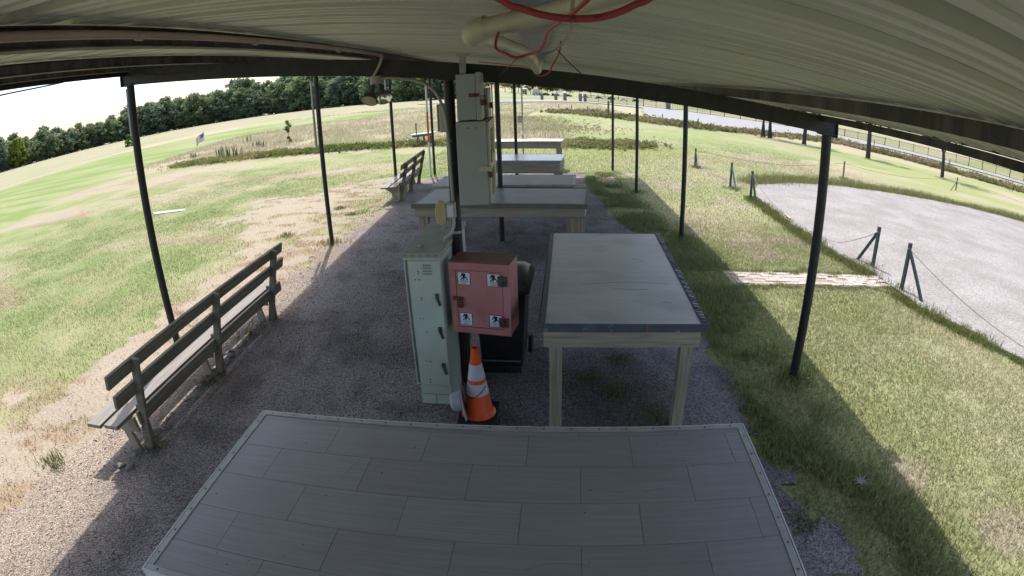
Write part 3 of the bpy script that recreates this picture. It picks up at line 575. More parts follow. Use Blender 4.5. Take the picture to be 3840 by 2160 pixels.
MB().span((0, 0, 0), (.15, .04, .25)).span((0, .16, 0), (.15, .36, .25)).span((.02, .04, .0), (.14, .16, .25)).build('body', EBOX, sb, bevel=.003)
MB().span((.151, .0, -.004), (.182, .365, .254)).build('cover', EBOX, sb, bevel=.004)
MB().box((.20, .07, .10), (.03, .03, .05)).build('padlock', LOCK, sb, bevel=.003)
spk = thing('grey_enclosure', 'rounded grey plastic enclosure hung on the far side of the middle post', 'box', (-.83, 4.99, 2.51))
MB().span((-.06, -.06, 0), (.055, .06, .265)).build('body', mat('grey_plastic', (.46, .47, .47), (.42, .43, .43), 5, .5), spk, bevel=.018)
MB().span((-.075, -.055, .008), (-.062, .055, .257)).build('lid', mat('grey_plastic', (0, 0, 0)), spk, bevel=.004)
tm = thing('outlet_box', 'small weathered outlet box with its yellowed cover hinged open below the panel', 'box', (-.795, 4.74, 1.76))
MB().span((-.03, -.05, 0), (.045, .03, .145)).build('body', EBOX, tm, bevel=.004)
MB().span((-.024, -.054, .02), (.03, -.051, .125)).build('face_plate', STICK, tm)
lidp = [(-.0, -.03), (.03, -.05), (.06, -.045), (.085, -.02), (.095, .06), (.085, .14), (.06, .175), (.03, .18), (0, .165)]
MB().prism(lidp, .012, Matrix(((-.82, 0, .45, -.045), (-.55, 0, -.8, -.05), (0, 1, 0, .0), (0, 0, 0, 1)))).build('cover', mat('yellowed_plastic', (.48, .40, .22), (.40, .33, .18), 7, .45), tm)
# conduits
c1 = thing('bent_conduit', 'bent grey conduit sweeping from the floodlights down the middle post', 'conduit', (-.74, 4.72, 1.56))
MB().tube([(x + .74, y - 4.72, z - 1.56) for x, y, z in ((-1.40, 4.74, 3.04), (-1.245, 4.71, 3.04), (-1.0, 4.70, 2.985), (-.87, 4.70, 2.89), (-.80, 4.70, 2.72), (-.775, 4.71, 2.46), (-.77, 4.72, 2.17), (-.765, 4.72, 1.92))], .0135, 8, 6).build('pipe', CONDUIT, c1, True)
MB().tube([(x + .74, y - 4.72, z - 1.56) for x, y, z in ((-.77, 4.72, 1.77), (-.772, 4.715, 1.69), (-.80, 4.70, 1.62), (-.85, 4.69, 1.585), (-.865, 4.69, 1.55))], .0135, 8, 5).build('pipe', CONDUIT, c1, True)
for z in (2.45, 2.25): MB().cyl((-.03, 0, z - 1.56 - .01), (-.03, 0, z - 1.56 + .01), .018, n=10).build('strap', GALV, c1)
MB().lathe([(.054, -.012), (.054, .012)], (-.77, 4.86, 1.60), 16).build('post_band', GALV).parent = None
bpy.data.objects['post_band']['label'] = 'thin bright metal band round the middle post'; bpy.data.objects['post_band']['category'] = 'band'
c2 = thing('purlin_conduit', 'long pinkish conduit running along the left roof purlin to the floodlights', 'conduit', (-1.28, -4.4, 3.235))
MB().tube([(0, 0, 0), (0, 4.4, .0), (0, 8.2, .01), (0, 8.95, .0)], .0145, 10, 4).build('pipe', RUSTPIPE, c2, True)
MB().tube([(0, 8.95, 0), (-.02, 9.03, -.01), (-.06, 9.07, -.08), (-.13, 9.10, -.175)], .0125, 8, 5).build('pipe_bend', CONDUIT, c2, True)
for y in (5.9, 6.75, 7.9): MB().cyl((0, y, 0), (0, y + .03, 0), .0165, n=12).build('coupling', RUSTPIPE, c2, True)
# twin floodlight
fl = thing('twin_floodlight', 'twin flood lamps on a round junction box under the dark beam', 'floodlight', (-1.39, 4.74, 3.05))
MB().cyl((0, 0, -.04), (0, 0, .02), .058, n=20).cyl((0, 0, -.052), (0, 0, -.042), .062, n=20).build('junction_box', CONDUIT, fl, True)
for s, (dx, dy), lens in ((-1, (-.055, -.02), LENS), (1, (.055, -.03), CHROME)):
    d = Vector((-.10 if s < 0 else .36, -.58, -.78)).normalized(); p0 = Vector((s * .028, 0, -.055)); Mx = d.to_track_quat('Z', 'Y').to_matrix()
    h = MB().cyl(p0, p0 + d * .055, .017, .022, 12).cyl(p0 + d * .055, p0 + d * .10, .026, .03, 14).build('socket', BRONZE, fl, True)
    lam = MB().lathe([(.028, .09), (.036, .105), (.06, .14), (.074, .165), (.077, .177), (.071, .178)], p0, 24, Mx).build('lamp', BRONZE, fl, True)
    MB().lathe([(.071, .176), (.056, .142 if s > 0 else .175), (.02, .112 if s > 0 else .179), (.0, .108 if s > 0 else .18)], p0, 24, Mx).build('lens', lens, lam, True)

# ================================================================== cone, hat, bin
cone = thing('traffic_cone', 'orange traffic cone with two white collars on a black rubber base', 'cone', (-.59, 4.235, 0))
MB().span((-.185, -.185, .014), (.185, .185, .05)).build('base', RUBBER, cone, bevel=.012)
def cr(z): return .135 - (z - .05) * (.135 - .032) / (.70 - .05)
MB().lathe([(.160, .050), (.150, .058), (.139, .075), (cr(.09), .09), (cr(.69), .69), (.030, .705), (.034, .712), (.034, .722), (.026, .725), (.024, .70)], n=32).build('body', ORANGE, cone, True)
for a, b in ((.42, .57), (.27, .385)): MB().lathe([(cr(a) + .0005, a), (cr(a) + .003, a + .002), (cr(b) + .003, b - .002), (cr(b) + .0005, b)], n=32).build('collar', WHITEC, cone, True)
MB().tube([((cr(z) + .006) * math.cos(t), (cr(z) + .006) * math.sin(t), z) for t, z in ((-2.3, .25), (-1.9, .265), (-1.5, .285), (-1.1, .315), (-.7, .34), (-.45, .355))], .004, 6, 5).build('strap', BLK, cone, True)
hat = thing('sun_hat', 'grey brimmed hat leaning on its edge against the traffic cone', 'hat', (-.715, 4.17, .215), 0, None, (R(0), R(-97), R(8)))
MB().lathe([(.0, .122), (.05, .120), (.075, .108), (.088, .085), (.095, .02), (.10, .004), (.13, .0), (.175, -.004), (.195, .006), (.175, -.001), (.13, .004), (.098, .0)], n=32).build('crown_and_brim', HATM, hat, True)
MB().lathe([(.1005, .006), (.099, .022)], n=32).build('hat_band', mat('dark_hat_band', (.25, .24, .26), None, 9, .9), hat, True)

bn = thing('wheelie_bin', 'black wheelie bin with a domed lid standing behind the red box', 'bin', (-.42, 5.02, 0), R(-4))
bw, bd = .265, .29
vs = []
for z, wx, y0_, y1_ in ((.06, .205, .04, .48), (.10, .215, .03, .50), (.5, .235, .015, .55), (.90, .262, .0, .60), (.935, .275, -.012, .615)): vs += [(-wx, y0_, z), (wx, y0_, z), (wx, y1_, z), (-wx, y1_, z)]
fs = [(4 * i + a, 4 * i + (a + 1) % 4, 4 * i + 4 + (a + 1) % 4, 4 * i + 4 + a) for i in range(4) for a in range(4)] + [(3, 2, 1, 0), (16, 17, 18, 19)]
MB().add(vs, fs).build('body', BINM, bn, bevel=.012)
lid = MB(); n_ = 10; vs = []
for i in range(n_ + 1):
    t = math.pi * i / n_; yy = .30 - .335 * math.cos(t); zz = .955 + .145 * math.sin(t) ** .7 if 0 < i < n_ else .955
    for xx, k in ((-.30, .0), (-.27, .7), (-.2, 1.0), (0, 1.02), (.2, 1.0), (.27, .7), (.30, .0)): vs.append((xx, yy, .955 + (zz - .955) * k))
fs = [(i * 7 + k, i * 7 + k + 1, (i + 1) * 7 + k + 1, (i + 1) * 7 + k) for i in range(n_) for k in range(6)]
lid.add(vs, fs); lid.span((-.305, -.045, .925), (.305, .64, .956)).build('lid', BINLID, bn, True)
for s in (-1, 1): MB().cyl((s * .235, .52, .10), (s * .275, .52, .10), .10, n=20).build('wheel', RUBBER, bn, True)
MB().cyl((-.27, .66, .88), (.27, .66, .88), .014, n=10).build('handle', BINM, bn, True)
MB().box((0, -.004, .16), (.40, .012, .012)).build('moulded_rib', mat('worn_grey_rib', (.2, .2, .2), None, 9, .5), bn)
MB().box((0, .06, .04), (.40, .10, .09)).build('foot', BINM, bn, bevel=.01)

# ================================================================== PVC pipes and cables below the roof
pv = thing('pvc_pipe_run', 'dusty white pvc pipe with a flared elbow hanging under the roof sheets', 'pipe', (-.13, 1.19, 3.04))
q = lambda P: [(x + .13, y - 1.19, z - 3.04) for x, y, z in P]
MB().tube(q([(-.115, 1.180, 3.045), (-.033, 1.11, 3.052), (.054, 1.04, 3.065), (.127, .93, 3.076), (.2, .82, 3.082), (.4, .5, 3.065)]), .0215, 16, 4).build('pipe', PVC, pv, True)
MB().tube(q([(-.098, 1.177, 3.050), (-.122, 1.190, 3.042), (-.136, 1.225, 3.038), (-.138, 1.29, 3.039)]), .0265, 16, 4).build('elbow', PVC, pv, True)
MB().tube(q([(-.138, 1.28, 3.039), (-.127, 1.489, 3.048), (-.082, 1.744, 3.042), (-.032, 1.997, 3.030), (-.011, 2.298, 3.011), (.002, 2.60, 2.987)]), .0215, 14, 5).build('pipe', PVC, pv, True)
MB().tube(q([(-.011, 2.298, 3.011), (-.003, 2.47, 2.998)]), .024, 14).build('coupling', PVC, pv, True)
cb = thing('red_network_cable', 'thick red network cable looping across the top of the view with black print', 'cable', (.02, .417, 2.97))
q2 = lambda P: [(x - .02, y - .417, z - 2.97) for x, y, z in P]
CP = [(-.075, .42, 3.05), (-.05, .413, 3.008), (-.021, .415, 2.984), (-.011, .416, 2.980), (.003, .417, 2.975), (.018, .417, 2.972), (.032, .416, 2.971), (.047, .414, 2.972), (.061, .412, 2.976), (.073, .409, 2.982), (.086, .406, 2.989), (.12, .40, 3.02)]
MB().tube(q2(CP), .0029, 14, 8).build('jacket', REDC, cb, True)
for ch, x, z, a in (('CAT', .0655, 2.9770, 17), ('5e', .0555, 2.9740, 13), ('UTP', .0455, 2.9723, 6), ('4PR', .0360, 2.9713, 2), ('CO', .0270, 2.9713, -3)):
    Mx = Matrix.Translation((x - .02, .4112 - .417 + (.0015 if x > .05 else .0025) * 0, z - 2.97)) @ Matrix(((1, 0, 0, 0), (0, 0, -1, 0), (0, 1, 0, 0), (0, 0, 0, 1))) @ Matrix.Rotation(R(180 + a), 4, 'Z')
    t_ = text(ch, .0030, INK, cb, Mx)
    t_.location.y = (-.0030 - .0005) - (.0 if x < .04 else .0) + (.414 - .417 if x > .04 else -.0005) * 1.0
c3_ = thing('thin_red_cable', 'slack red cable draped from the pvc pipe under the roof', 'cable', (.0, .95, 2.98))
MB().tube([(x, y - .95, z - 2.98) for x, y, z in ((.075, .56, 3.03), (.042, .613, 3.002), (.029, .695, 3.0), (.016, .796, 2.997), (.013, .897, 2.989), (.003, .948, 2.979), (-.018, .998, 2.974), (-.036, .998, 2.970), (-.053, .997, 2.977), (-.075, 1.045, 2.994), (-.07, 1.16, 3.045), (-.03, 1.2, 3.09))], .0028, 10, 6).build('jacket', REDC, c3_, True)
c4_ = thing('red_cable_tail', 'red cable tail curling round the low end of the pvc pipe', 'cable', (.05, 2.8, 2.99))
MB().tube([(x - .05, y - 2.8, z - 2.99) for x, y, z in ((.112, 2.55, 3.12), (.108, 2.60, 3.08), (.096, 2.696, 3.045), (.075, 2.75, 3.009), (.059, 2.78, 2.976), (.022, 2.80, 2.960), (-.012, 2.78, 2.975), (-.021, 2.74, 2.996), (-.25, 3.6, 3.06), (-.45, 4.4, 3.11))], .0045, 8, 6).build('jacket', REDC, c4_, True)
c5_ = thing('grey_cable', 'grey cable hanging in a shallow curve beside the thin red cable', 'cable', (.06, 1.5, 3.03))
MB().tube([(x - .06, y - 1.5, z - 3.03) for x, y, z in ((.05, .70, 3.06), (.056, .893, 3.019), (.066, 1.093, 3.025), (.075, 1.494, 3.037), (.072, 1.995, 3.047), (.043, 2.196, 3.044), (.007, 2.297, 3.047))], .0036, 8, 6).build('jacket', GREYC, c5_, True)
for i, P in enumerate((((.079, 2.195, 3.06), (.122, 2.245, 3.013), (.179, 2.293, 2.962)), ((-.03, 2.30, 3.05), (-.083, 2.296, 3.024), (-.117, 2.496, 3.008), (-.173, 2.594, 2.962)))):
    MB().tube([Vector(p) - Vector(P[0]) for p in P], .0022, 6, 4).build('zip_tie', BLK, None, True, loc=P[0])
    tag(bpy.data.objects['zip_tie' if i == 0 else 'zip_tie.001'], ('thin black cable tie tail sticking out to the right of the pipe', 'thin black cable tie tail hanging to the left of the pipe tip')[i], 'cable tie')
MB().tube([(0, 0, 0), (.25, 0, -.06), (.47, 0, -.10), (.8, 0, -.125), (1.0, .0, -.11)], .004, 6, 6).build('drooping_wire', BLK, None, True, loc=(-4.05, 4.70, 3.50)); tag(bpy.data.objects['drooping_wire'], 'thin wire drooping along the beam near the left front post', 'wire')
MB().tube([(0, -.5, -.03), (0, 0, 0), (0, .5, .021), (.0, .8, .04)], .008, 6, 6).build('loose_wire', BLK, None, True, loc=(-4.32, 3.056, 3.487)); tag(bpy.data.objects['loose_wire'], 'loose wire dipping below the left eave against the sky', 'wire')

# ================================================================== shelter extras: thin conduits and poles at the far posts
def pole(name, label, cat, x, y, z1, r, m, extra=None):
    t = thing(name, label, cat, G(x, y))
    MB().cyl((0, 0, -.05), (0, 0, z1), r, n=12).build('shaft', m, t, True)
    if extra: extra(t)
    return t
pole('post_conduit', 'thin grey conduit strapped beside the second middle post', 'conduit', -.80, 9.80, 2.95, .013, GALV, lambda t: [MB().cyl((0, 0, z), (0, 0, z + .02), .02, n=10).build('strap', GALV, t) for z in (1.9, 2.5)])
def goose(t):
    MB().tube([(0, 0, 2.72), (0, 0, 2.82), (-.06, -.05, 2.93), (-.25, -.2, 2.97), (-.5, -.4, 2.98)], .026, 10, 5).build('bend', CONDUIT, t, True)
pole('gooseneck_conduit', 'grey gooseneck conduit pole between the far tables', 'conduit', -.72, 17.6, 2.75, .026, CONDUIT, goose)
def cup(t):
    MB().lathe([(.0, 1.25), (.05, 1.22), (.06, 1.17), (.055, 1.13), (.0, 1.12)], n=14).build('cap', WHITEP, t, True)
    MB().span((-.17, -.02, 1.55), (-.03, .02, 1.80)).build('hanging_sign', mat('pink_grey_sign', (.35, .28, .26), None, 5, .7), t)
pole('capped_pole', 'slim metal pole with a white cap beside the sunlit far table', 'pole', -.55, 19.35, 2.9, .03, CONDUIT, cup)
pole('striped_pole', 'white pole with a long orange band at the far left corner post', 'pole', -3.60, 17.9, 3.05, .032, WHITEP, lambda t: MB().cyl((0, 0, 1.15), (0, 0, 2.15), .034, n=12).build('orange_band', ORNG2, t, True))
for x, y, z0_, z1_, lab in ((-4.28, 10.08, 2.0, 3.3, 'pale pipe length strapped to the outside of the second left post'), (-4.285, 4.80, 2.86, 3.38, 'short pale pipe strapped to the left front post'), (-4.29, 15.5, 2.75, 3.3, 'pale board end fixed to the third left post')):
    t = thing('strapped_pipe', lab, 'pipe', (x, y, z0_)); MB().cyl((0, 0, 0), (0, 0, z1_ - z0_), .024, n=12).build('pipe', CONDUIT, t, True)
    MB().cyl((0, 0, (z1_ - z0_) * .62), (0, 0, (z1_ - z0_) * .62 + .025), .034, n=12).build('strap', GALV, t)

# ================================================================== paver path and small ground things
pth = sheet('paver_path', [(2.9, 7.52), (4, 7.50), (5, 7.44), (5.98, 7.36), (6.02, 7.95), (5, 8.02), (4, 8.1), (2.95, 8.16)], groundmat('sandy_joint', False, 40, ((.22, .185, .145), (.30, .25, .20)), .4, .3), .004, .3, .09, 'short sunken path of pinkish pavers across the lawn')
bk = [MB().box((0, 0, 0), (.205, .098, .05)).mesh('brick', BRICK), MB().box((0, 0, 0), (.20, .094, .05)).mesh('brick', BRICK)]
for r in range(5):
    for c in range(14):
        x = 3.13 + c * .212 + (.106 if r % 2 else 0); y = 7.62 + r * .103 - (x - 3) * .055
        if x > 5.95 or random.random() < .16: continue
        b = link(bk[random.randrange(2)], 'brick', pth, (x, y, float(gz(x, y)) - .008 + random.uniform(-.01, .004)), R(-3.2 + random.uniform(-4, 4))); b.rotation_euler.x = random.uniform(-.03, .03)
slab = thing('concrete_slab', 'pale flat concrete slab set in the left lawn behind the front post', 'slab', (-12.1, 14.85, 0))
MB().prism([(-.9, .16), (.62, .18), (.72, -.12), (-.5, -.2)], .022).build('slab', CONC, slab)
def rockmesh(sd):
    rg = np.random.default_rng(sd); bm = bmesh.new(); bmesh.ops.create_icosphere(bm, subdivisions=2, radius=1)
    off = rg.normal(size=(6, 3))
    for v in bm.verts:
        d = v.co.normalized(); k = 1 + .25 * math.sin(3 * d.dot(Vector(off[0])) + sd) + .15 * math.sin(5 * d.dot(Vector(off[1])))
        v.co = Vector((d.x * k, d.y * k * .75, d.z * k * .55))
    me = bpy.data.meshes.new('edging_rock'); bm.to_mesh(me); bm.free(); me.materials.append(STONE); return me
rks = [rockmesh(i) for i in range(4)]
for i in range(30):
    y = 2.95 + i * .115 + random.uniform(-.05, .05); x = -3.84 + random.uniform(-.06, .06); s = random.uniform(.03, .068)
    o = link(rks[i % 4], 'edging_rock', None, (x, y, s * .2), random.uniform(0, 6), (s, s, s)); tag(o, 'pale rock in the row of edging stones below the front bench', 'rock', 'rocks edging the gravel below the bench')
o = link(rks[1], 'white_rock', None, (-3.93, 2.98, .02), .4, (.06, .06, .05)); tag(o, 'single larger rock beside the near leg of the front bench', 'rock')
dl = thing('dead_leaf_clump', 'dried grey weed lying flat in the shaded grass on the right', 'dead weed', (2.62, 2.93, .05)); dl.scale = (.62, .62, .62)
for k in range(9):
    a = k * .7; MB().prism([(0, -.008), (.05, -.014), (.12 + .03 * (k % 3), 0), (.05, .014), (0, .008)], .002, Matrix.Rotation(a, 4, 'Z') @ Matrix.Rotation(-.25, 4, 'Y')).build('dry_leaf', mat('grey_dead_leaf', (.20, .185, .19), None, 9, .9), dl)

# ================================================================== stakes and ropes beside the lot
def braced(label, b, top, br, m=STAKE):
    t = thing('braced_stake', label, 'stake', G(*b), 0, 'rope stakes round the gravel lot'); z = top
    MB().bar((0, 0, -.1), (0.02, 0, z), .055, .055).build('upright', m, t)
    if br: MB().bar((br[0] - b[0], br[1] - b[1], -.05), (.01, (br[1] - b[1]) * .06, z * .84), .045, .045).build('brace', m, t)
    MB().lathe([(.036, -.012), (.04, 0), (.036, .012)], (.018, 0, z * .88), 10).build('rope_knot', ROPE, t)
ST = dict(A=((6.14, 8.38), .79, (6.03, 8.84), 'braced stake at the far side of the paver path end'), B=((6.04, 7.25), .83, (6.12, 6.67), 'braced stake at the near side of the paver path end'), C=((5.68, 13.87), .8, (5.67, 13.38), 'braced stake at the tip of the gravel lot'), D=((5.76, 15.78), .73, (5.67, 14.94), 'braced stake just beyond the tip of the gravel lot'), E=((5.69, 19.54), .68, (5.66, 19.07), 'farthest braced stake beside the right-hand posts'), G=((23.81, 24.88), .73, (21.9, 23.5), 'braced stake at the far side of the lot near the small trees'))
for k, (b, h, br, lab) in ST.items(): braced(lab, b, h, br)
braced('single wooden rope stake without a brace on the far lot edge', (12.93, 20.82), .74, None, STAKEW)
def rope(label, P, tagat=None):
    t = thing('rope', label, 'rope', P[0]); O = Vector(P[0])
    MB().tube([Vector(p) - O for p in P], .0065, 5, 5).build('strand', ROPE, t, True)
    if tagat: MB().tube([Vector(p) - O for p in tagat], .02, 6).build('yellow_tag', YEL, t)
tp = lambda k: G(*ST[k][0], ST[k][1] * .88)
rope('rope sagging between the farthest braced stake and the wooden stake', [tp('E'), G(7.5, 19.7, .38), G(9.6, 20.1, .28), G(11.3, 20.5, .42), G(12.93, 20.82, .65)], [G(9.2, 20.0, .30), G(9.9, 20.15, .29)])
rope('rope sagging from the wooden stake towards the small trees', [G(12.93, 20.82, .65), G(15.5, 21.9, .42), G(18.5, 23, .35), G(21.5, 24.2, .45), tp('G')])
rope('rope running off from the far braced stake to the right edge', [tp('G'), G(25.5, 22.6, .5), G(27.3, 20.2, .4), G(30, 17, .5)], [G(26.6, 21.1, .44), G(27.1, 20.5, .43)])
rope('slack rope lying on the lot edge between two braced stakes', [tp('C'), G(5.75, 12.9, .3), G(5.9, 11.8, .05), G(5.95, 10.6, .04), G(6.0, 9.6, .12), G(6.08, 8.7, .5), tp('A')], [G(5.9, 12.0, .06), G(5.92, 11.75, .05)])
rope('rope falling from the nearest braced stake across the lot', [tp('B'), G(6.25, 6.3, .42), G(6.6, 5.3, .18), G(7.0, 4.3, .1), G(7.4, 3.3, .2)])
rope('short slack rope from the farthest braced stake down into the grass', [tp('E'), G(5.75, 18.6, .25), G(5.9, 17.4, .06), G(6.3, 16.4, .05)])
for i, (x, y, h, lab) in enumerate(((6.13, 48.63, 1.5, 'tall rough wooden post in the weedy ditch'), (6.39, 52.35, .65, 'short leaning stake beside the tall ditch post'), (12.11, 53.57, .5, 'low stake on the pale road verge'), (12.75, 43.24, .8, 'stake in the weeds before the road, right of the third post'), (42.58, 61.34, 1.0, 'stake in the verge behind the middle small tree'), (41.85, 45.27, 1.1, 'stake in the verge behind the rightmost small tree'), (2.53, 68.2, .5, 'leftmost of the tiny stakes in the far field'), (3.98, 67.12, .42, 'middle of the tiny stakes in the far field'), (5.67, 63.92, .42, 'rightmost of the tiny stakes in the far field'))):
    s = thing('wooden_stake', lab, 'stake', G(x, y)); MB().bar((0, 0, -.1), (.03, .0, h), .09 if h < 1.2 else .16, .09 if h < 1.2 else .16).build('shaft', STAKEW, s)

# ================================================================== fence, pillars, distant buildings and cars
FP = [(68, 44.5), (64.6, 56), (60.4, 67), (51.5, 83.5), (41, 85.6), (30.2, 87), (24.3, 91), (22, 92.2), (18, 94.2), (12.7, 97.0), (8.6, 99.2)]
fence = thing('picket_fence', 'long black metal picket fence running along the road', 'fence', G(51.5, 83.5)); FO = Vector(fence.location); FHT = 1.32
pkt = MB().box((0, 0, FHT / 2), (.03, .03, FHT)).mesh('picket', FENCE); pst = MB().box((0, 0, FHT / 2 + .04), (.075, .075, FHT + .08)).mesh('fence_post', FENCE)
rest = MB(); allp = []
for (a, b) in zip(FP[:-1], FP[1:]):
    if a == (24.3, 91): continue
    a = Vector(a); b = Vector(b); L_ = (b - a).length; k = max(1, round(L_ / 2.5)); d = (b - a).normalized()
    for i in range(k + 1):
        p = a + d * (L_ * i / k); link(pst, 'fence_post', fence, Vector(G(p.x, p.y)) - FO, math.atan2(d.y, d.x))
    for i in range(k):
        p0 = a + d * (L_ * i / k); p1 = a + d * (L_ * (i + 1) / k)
        r = MB()
        for z in (.14, FHT - .12): r.bar(Vector(G(p0.x, p0.y, z)) - FO, Vector(G(p1.x, p1.y, z)) - FO, .035, .045)
        r.build('rail', FENCE, fence)
    n_ = int(L_ / .16)
    for i in range(n_):
        p = a + d * (L_ * (i + .5) / n_); allp.append((p.x, p.y, math.atan2(d.y, d.x)))
allp.sort(key=lambda t: t[0] ** 2 + t[1] ** 2 + (4000 if t[0] > 65.5 else 0))
for i, (x, y, a) in enumerate(allp):
    if i < 300: link(pkt, 'picket', fence, Vector(G(x, y)) - FO, a)
    else: rest.box(Vector(G(x, y)) - FO + Vector((0, 0, FHT / 2)), (.03, .03, FHT))
o = rest.build('far_pickets', FENCE, fence); o['kind'] = 'stuff'
gate = thing('road_gate', 'dark barred gate panel set in the fence where the road bends', 'gate', G(22, 91.4))
for i in range(9): MB().box((.1 + i * .26, -.25 - i * .11, .75), (.05, .05, 1.35)).build('bar', FENCE, gate)
for z in (.15, 1.35): MB().bar((0, -.2, z), (2.4, -1.22, z), .05, .07).build('rail', FENCE, gate)
MB().box((-.35, -.1, .8), (.7, .5, 1.6)).build('gate_post', PILLAR, gate)
PILL = ((7.35, 96.6, 1.35, .55, 'left one of the close pair of square stone gate pillars'), (8.15, 96.4, 1.35, .5, 'right one of the close pair of square stone gate pillars'), (4.94, 101.6, 1.4, .6, 'square stone pillar left of the gate pillar pair'), (3.52, 108.8, 1.15, .6, 'second square stone pillar left of the gate pillar pair'), (.85, 112.6, 1.25, .6, 'third square stone pillar left of the gate pillar pair'))
for x, y, h, wd, lab in PILL:
    t = thing('stone_pillar', lab, 'pillar', G(x, y)); MB().box((0, 0, h / 2), (wd, wd, h)).build('shaft', PILLAR, t); MB().box((0, 0, h + .05), (wd + .12, wd + .12, .1)).build('cap', CONC, t)
def house(label, x, y, w_, d_, h_, rise, wallm, roofm, rz=0.0, nwin=3):
    t = thing('park_building', label, 'building', G(x, y), rz)
    MB().span((-w_ / 2, -d_ / 2, -.3), (w_ / 2, d_ / 2, h_)).build('wall', wallm, t)
    MB().add([(-w_ / 2 - .4, -d_ / 2 - .4, h_), (w_ / 2 + .4, -d_ / 2 - .4, h_), (w_ / 2 + .4, d_ / 2 + .4, h_), (-w_ / 2 - .4, d_ / 2 + .4, h_), (-w_ / 2 + w_ * .25, 0, h_ + rise), (w_ / 2 - w_ * .25, 0, h_ + rise)], [(0, 1, 5, 4), (1, 2, 5), (2, 3, 4, 5), (3, 0, 4), (3, 2, 1, 0)]).build('roof', roofm, t)
    for i in range(nwin):
        wx = -w_ / 2 + w_ * (i + .5) / nwin
        f = MB().box((wx, -d_ / 2 - .02, h_ * .55), (.9, .06, h_ * .4)).build('window', WHITEW, t); MB().box((wx, -d_ / 2 - .055, h_ * .55), (.75, .02, h_ * .33)).build('pane', GLASS, f)
    MB().box((w_ * .33, -d_ / 2 - .02, h_ * .4), (.9, .05, h_ * .8)).build('door', ROOFG, t)
house('low park building with a grey hipped roof beyond the road', -.5, 300, 4.6, 4, 1.5, 1.9, WHITEW, ROOFG, .0)
house('small tan park building with narrow windows left of the grey roof', -6.9, 300, 2.5, 3, 3.0, .5, WALLT, WALLT, .0, 2)
sh = thing('picnic_shelter', 'picnic shelter with a pale roof on thin posts among park trees', 'shelter', G(13.2, 305))
for sx in (-2.2, 2.2):
    for sy in (-1.5, 1.5): MB().cyl((sx, sy, -.2), (sx, sy, 2.2), .1, n=8).build('post', BARK, sh)
MB().add([(-2.8, -2, 2.2), (2.8, -2, 2.2), (2.8, 2, 2.2), (-2.8, 2, 2.2), (-1, 0, 3.1), (1, 0, 3.1)], [(0, 1, 5, 4), (1, 2, 5), (2, 3, 4, 5), (3, 0, 4), (3, 2, 1, 0)]).build('roof', WHITEW, sh)
MB().box((0, 0, .75), (3, 1.2, .1)).box((0, 0, .35), (.3, .3, .7)).build('table', BARK, sh)
def car(label, x, y, rz, paint, suv=False):
    t = thing('parked_car', label, 'car', G(x, y, .0), rz, 'cars parked beyond the road'); h = 1.0 if suv else .85
    MB().prism([(-2.2, .3), (2.2, .3), (2.25, .6), (2.1, h - .05), (1.2, h), (-2.0, h), (-2.25, .7)], 1.7, Matrix(((1, 0, 0, 0), (0, 0, 1, -.85), (0, 1, 0, 0), (0, 0, 0, 1)))).build('body', paint, t, bevel=.06)
    c = MB().prism([(-1.7 if not suv else -2.1, h), (1.1, h), (.45, h + .52), (-1.2 if not suv else -1.9, h + .55)], 1.5, Matrix(((1, 0, 0, 0), (0, 0, 1, -.75), (0, 1, 0, 0), (0, 0, 0, 1)))).build('cabin', paint, t, bevel=.05)
    for sy in (-.76, .76): MB().prism([(-1.4, h + .06), (.85, h + .06), (.38, h + .44), (-1.15, h + .46)], .02, Matrix(((1, 0, 0, 0), (0, 0, 1, sy - .01), (0, 1, 0, 0), (0, 0, 0, 1)))).build('window', GLASS, c)
    for sx in (-1.35, 1.4):
        for sy in (-.8, .8):
            wl = MB().cyl((sx, sy - .1, .32), (sx, sy + .1, .32), .32, n=16).build('wheel', RUBBER, t); MB().cyl((sx, sy - .11, .32), (sx, sy + .11, .32), .18, n=12).build('rim', GALV, wl)
for (x, y, a, ci, suv, lab) in ((4.2, 300, .1, 0, True, 'black car parked left of the stone pillars beyond the road'), (16.0, 296, -.1, 0, False, 'black low car parked just right of the second stone pillar'), (26, 305, .05, 1, False, 'silver car parked right of the gate pillar pair'), (34, 310, .0, 2, False, 'navy car in the far car row, left end'), (41, 311, .05, 0, True, 'black car in the far car row, second from left'), (48, 312, -.05, 3, False, 'white car in the far car row, third from left'), (55, 312, 0, 4, False, 'maroon car in the far car row, right end'), (9.5, 298, .1, 2, True, 'navy car in front of the park trees left of the pillars')):
    car(lab, x, y, a, CARP[ci], suv)
# far table-like stand in the rough, flag
st = thing('field_stand', 'small weathered stand with a sloping white top in the ditch weeds', 'stand', G(-5.85, 27.9))
MB().prism([(-.64, .57), (.62, .645), (.64, .69), (-.64, .615)], .5, Matrix(((1, 0, 0, 0), (0, 0, 1, -.3), (0, 1, 0, 0), (0, 0, 0, 1)))).build('top', WHITEP, st)
MB().prism([(-.55, .46), (.45, .52), (.55, .635), (-.6, .565)], .4, Matrix(((1, 0, 0, 0), (0, 0, 1, -.2), (0, 1, 0, 0), (0, 0, 0, 1)))).build('underside', STAKEW, st)
for x in (-.32, .0, .35): MB().box((x, 0, .24), (.08, .1, .5)).build('leg', STAKEW, st)
MB().box((-.38, .0, .9), (.06, .06, .55)).build('post', STAKEW, st)
fg = thing('flag', 'small faded stars and stripes flag drooping on a thin pole in the runway grass', 'flag', G(-29.5, 43.0))
MB().cyl((0, 0, 0), (0, 0, 1.75), .012, n=6).build('pole', WHITEP, fg)
vs = []; fs = []; nu, nv = 16, 10
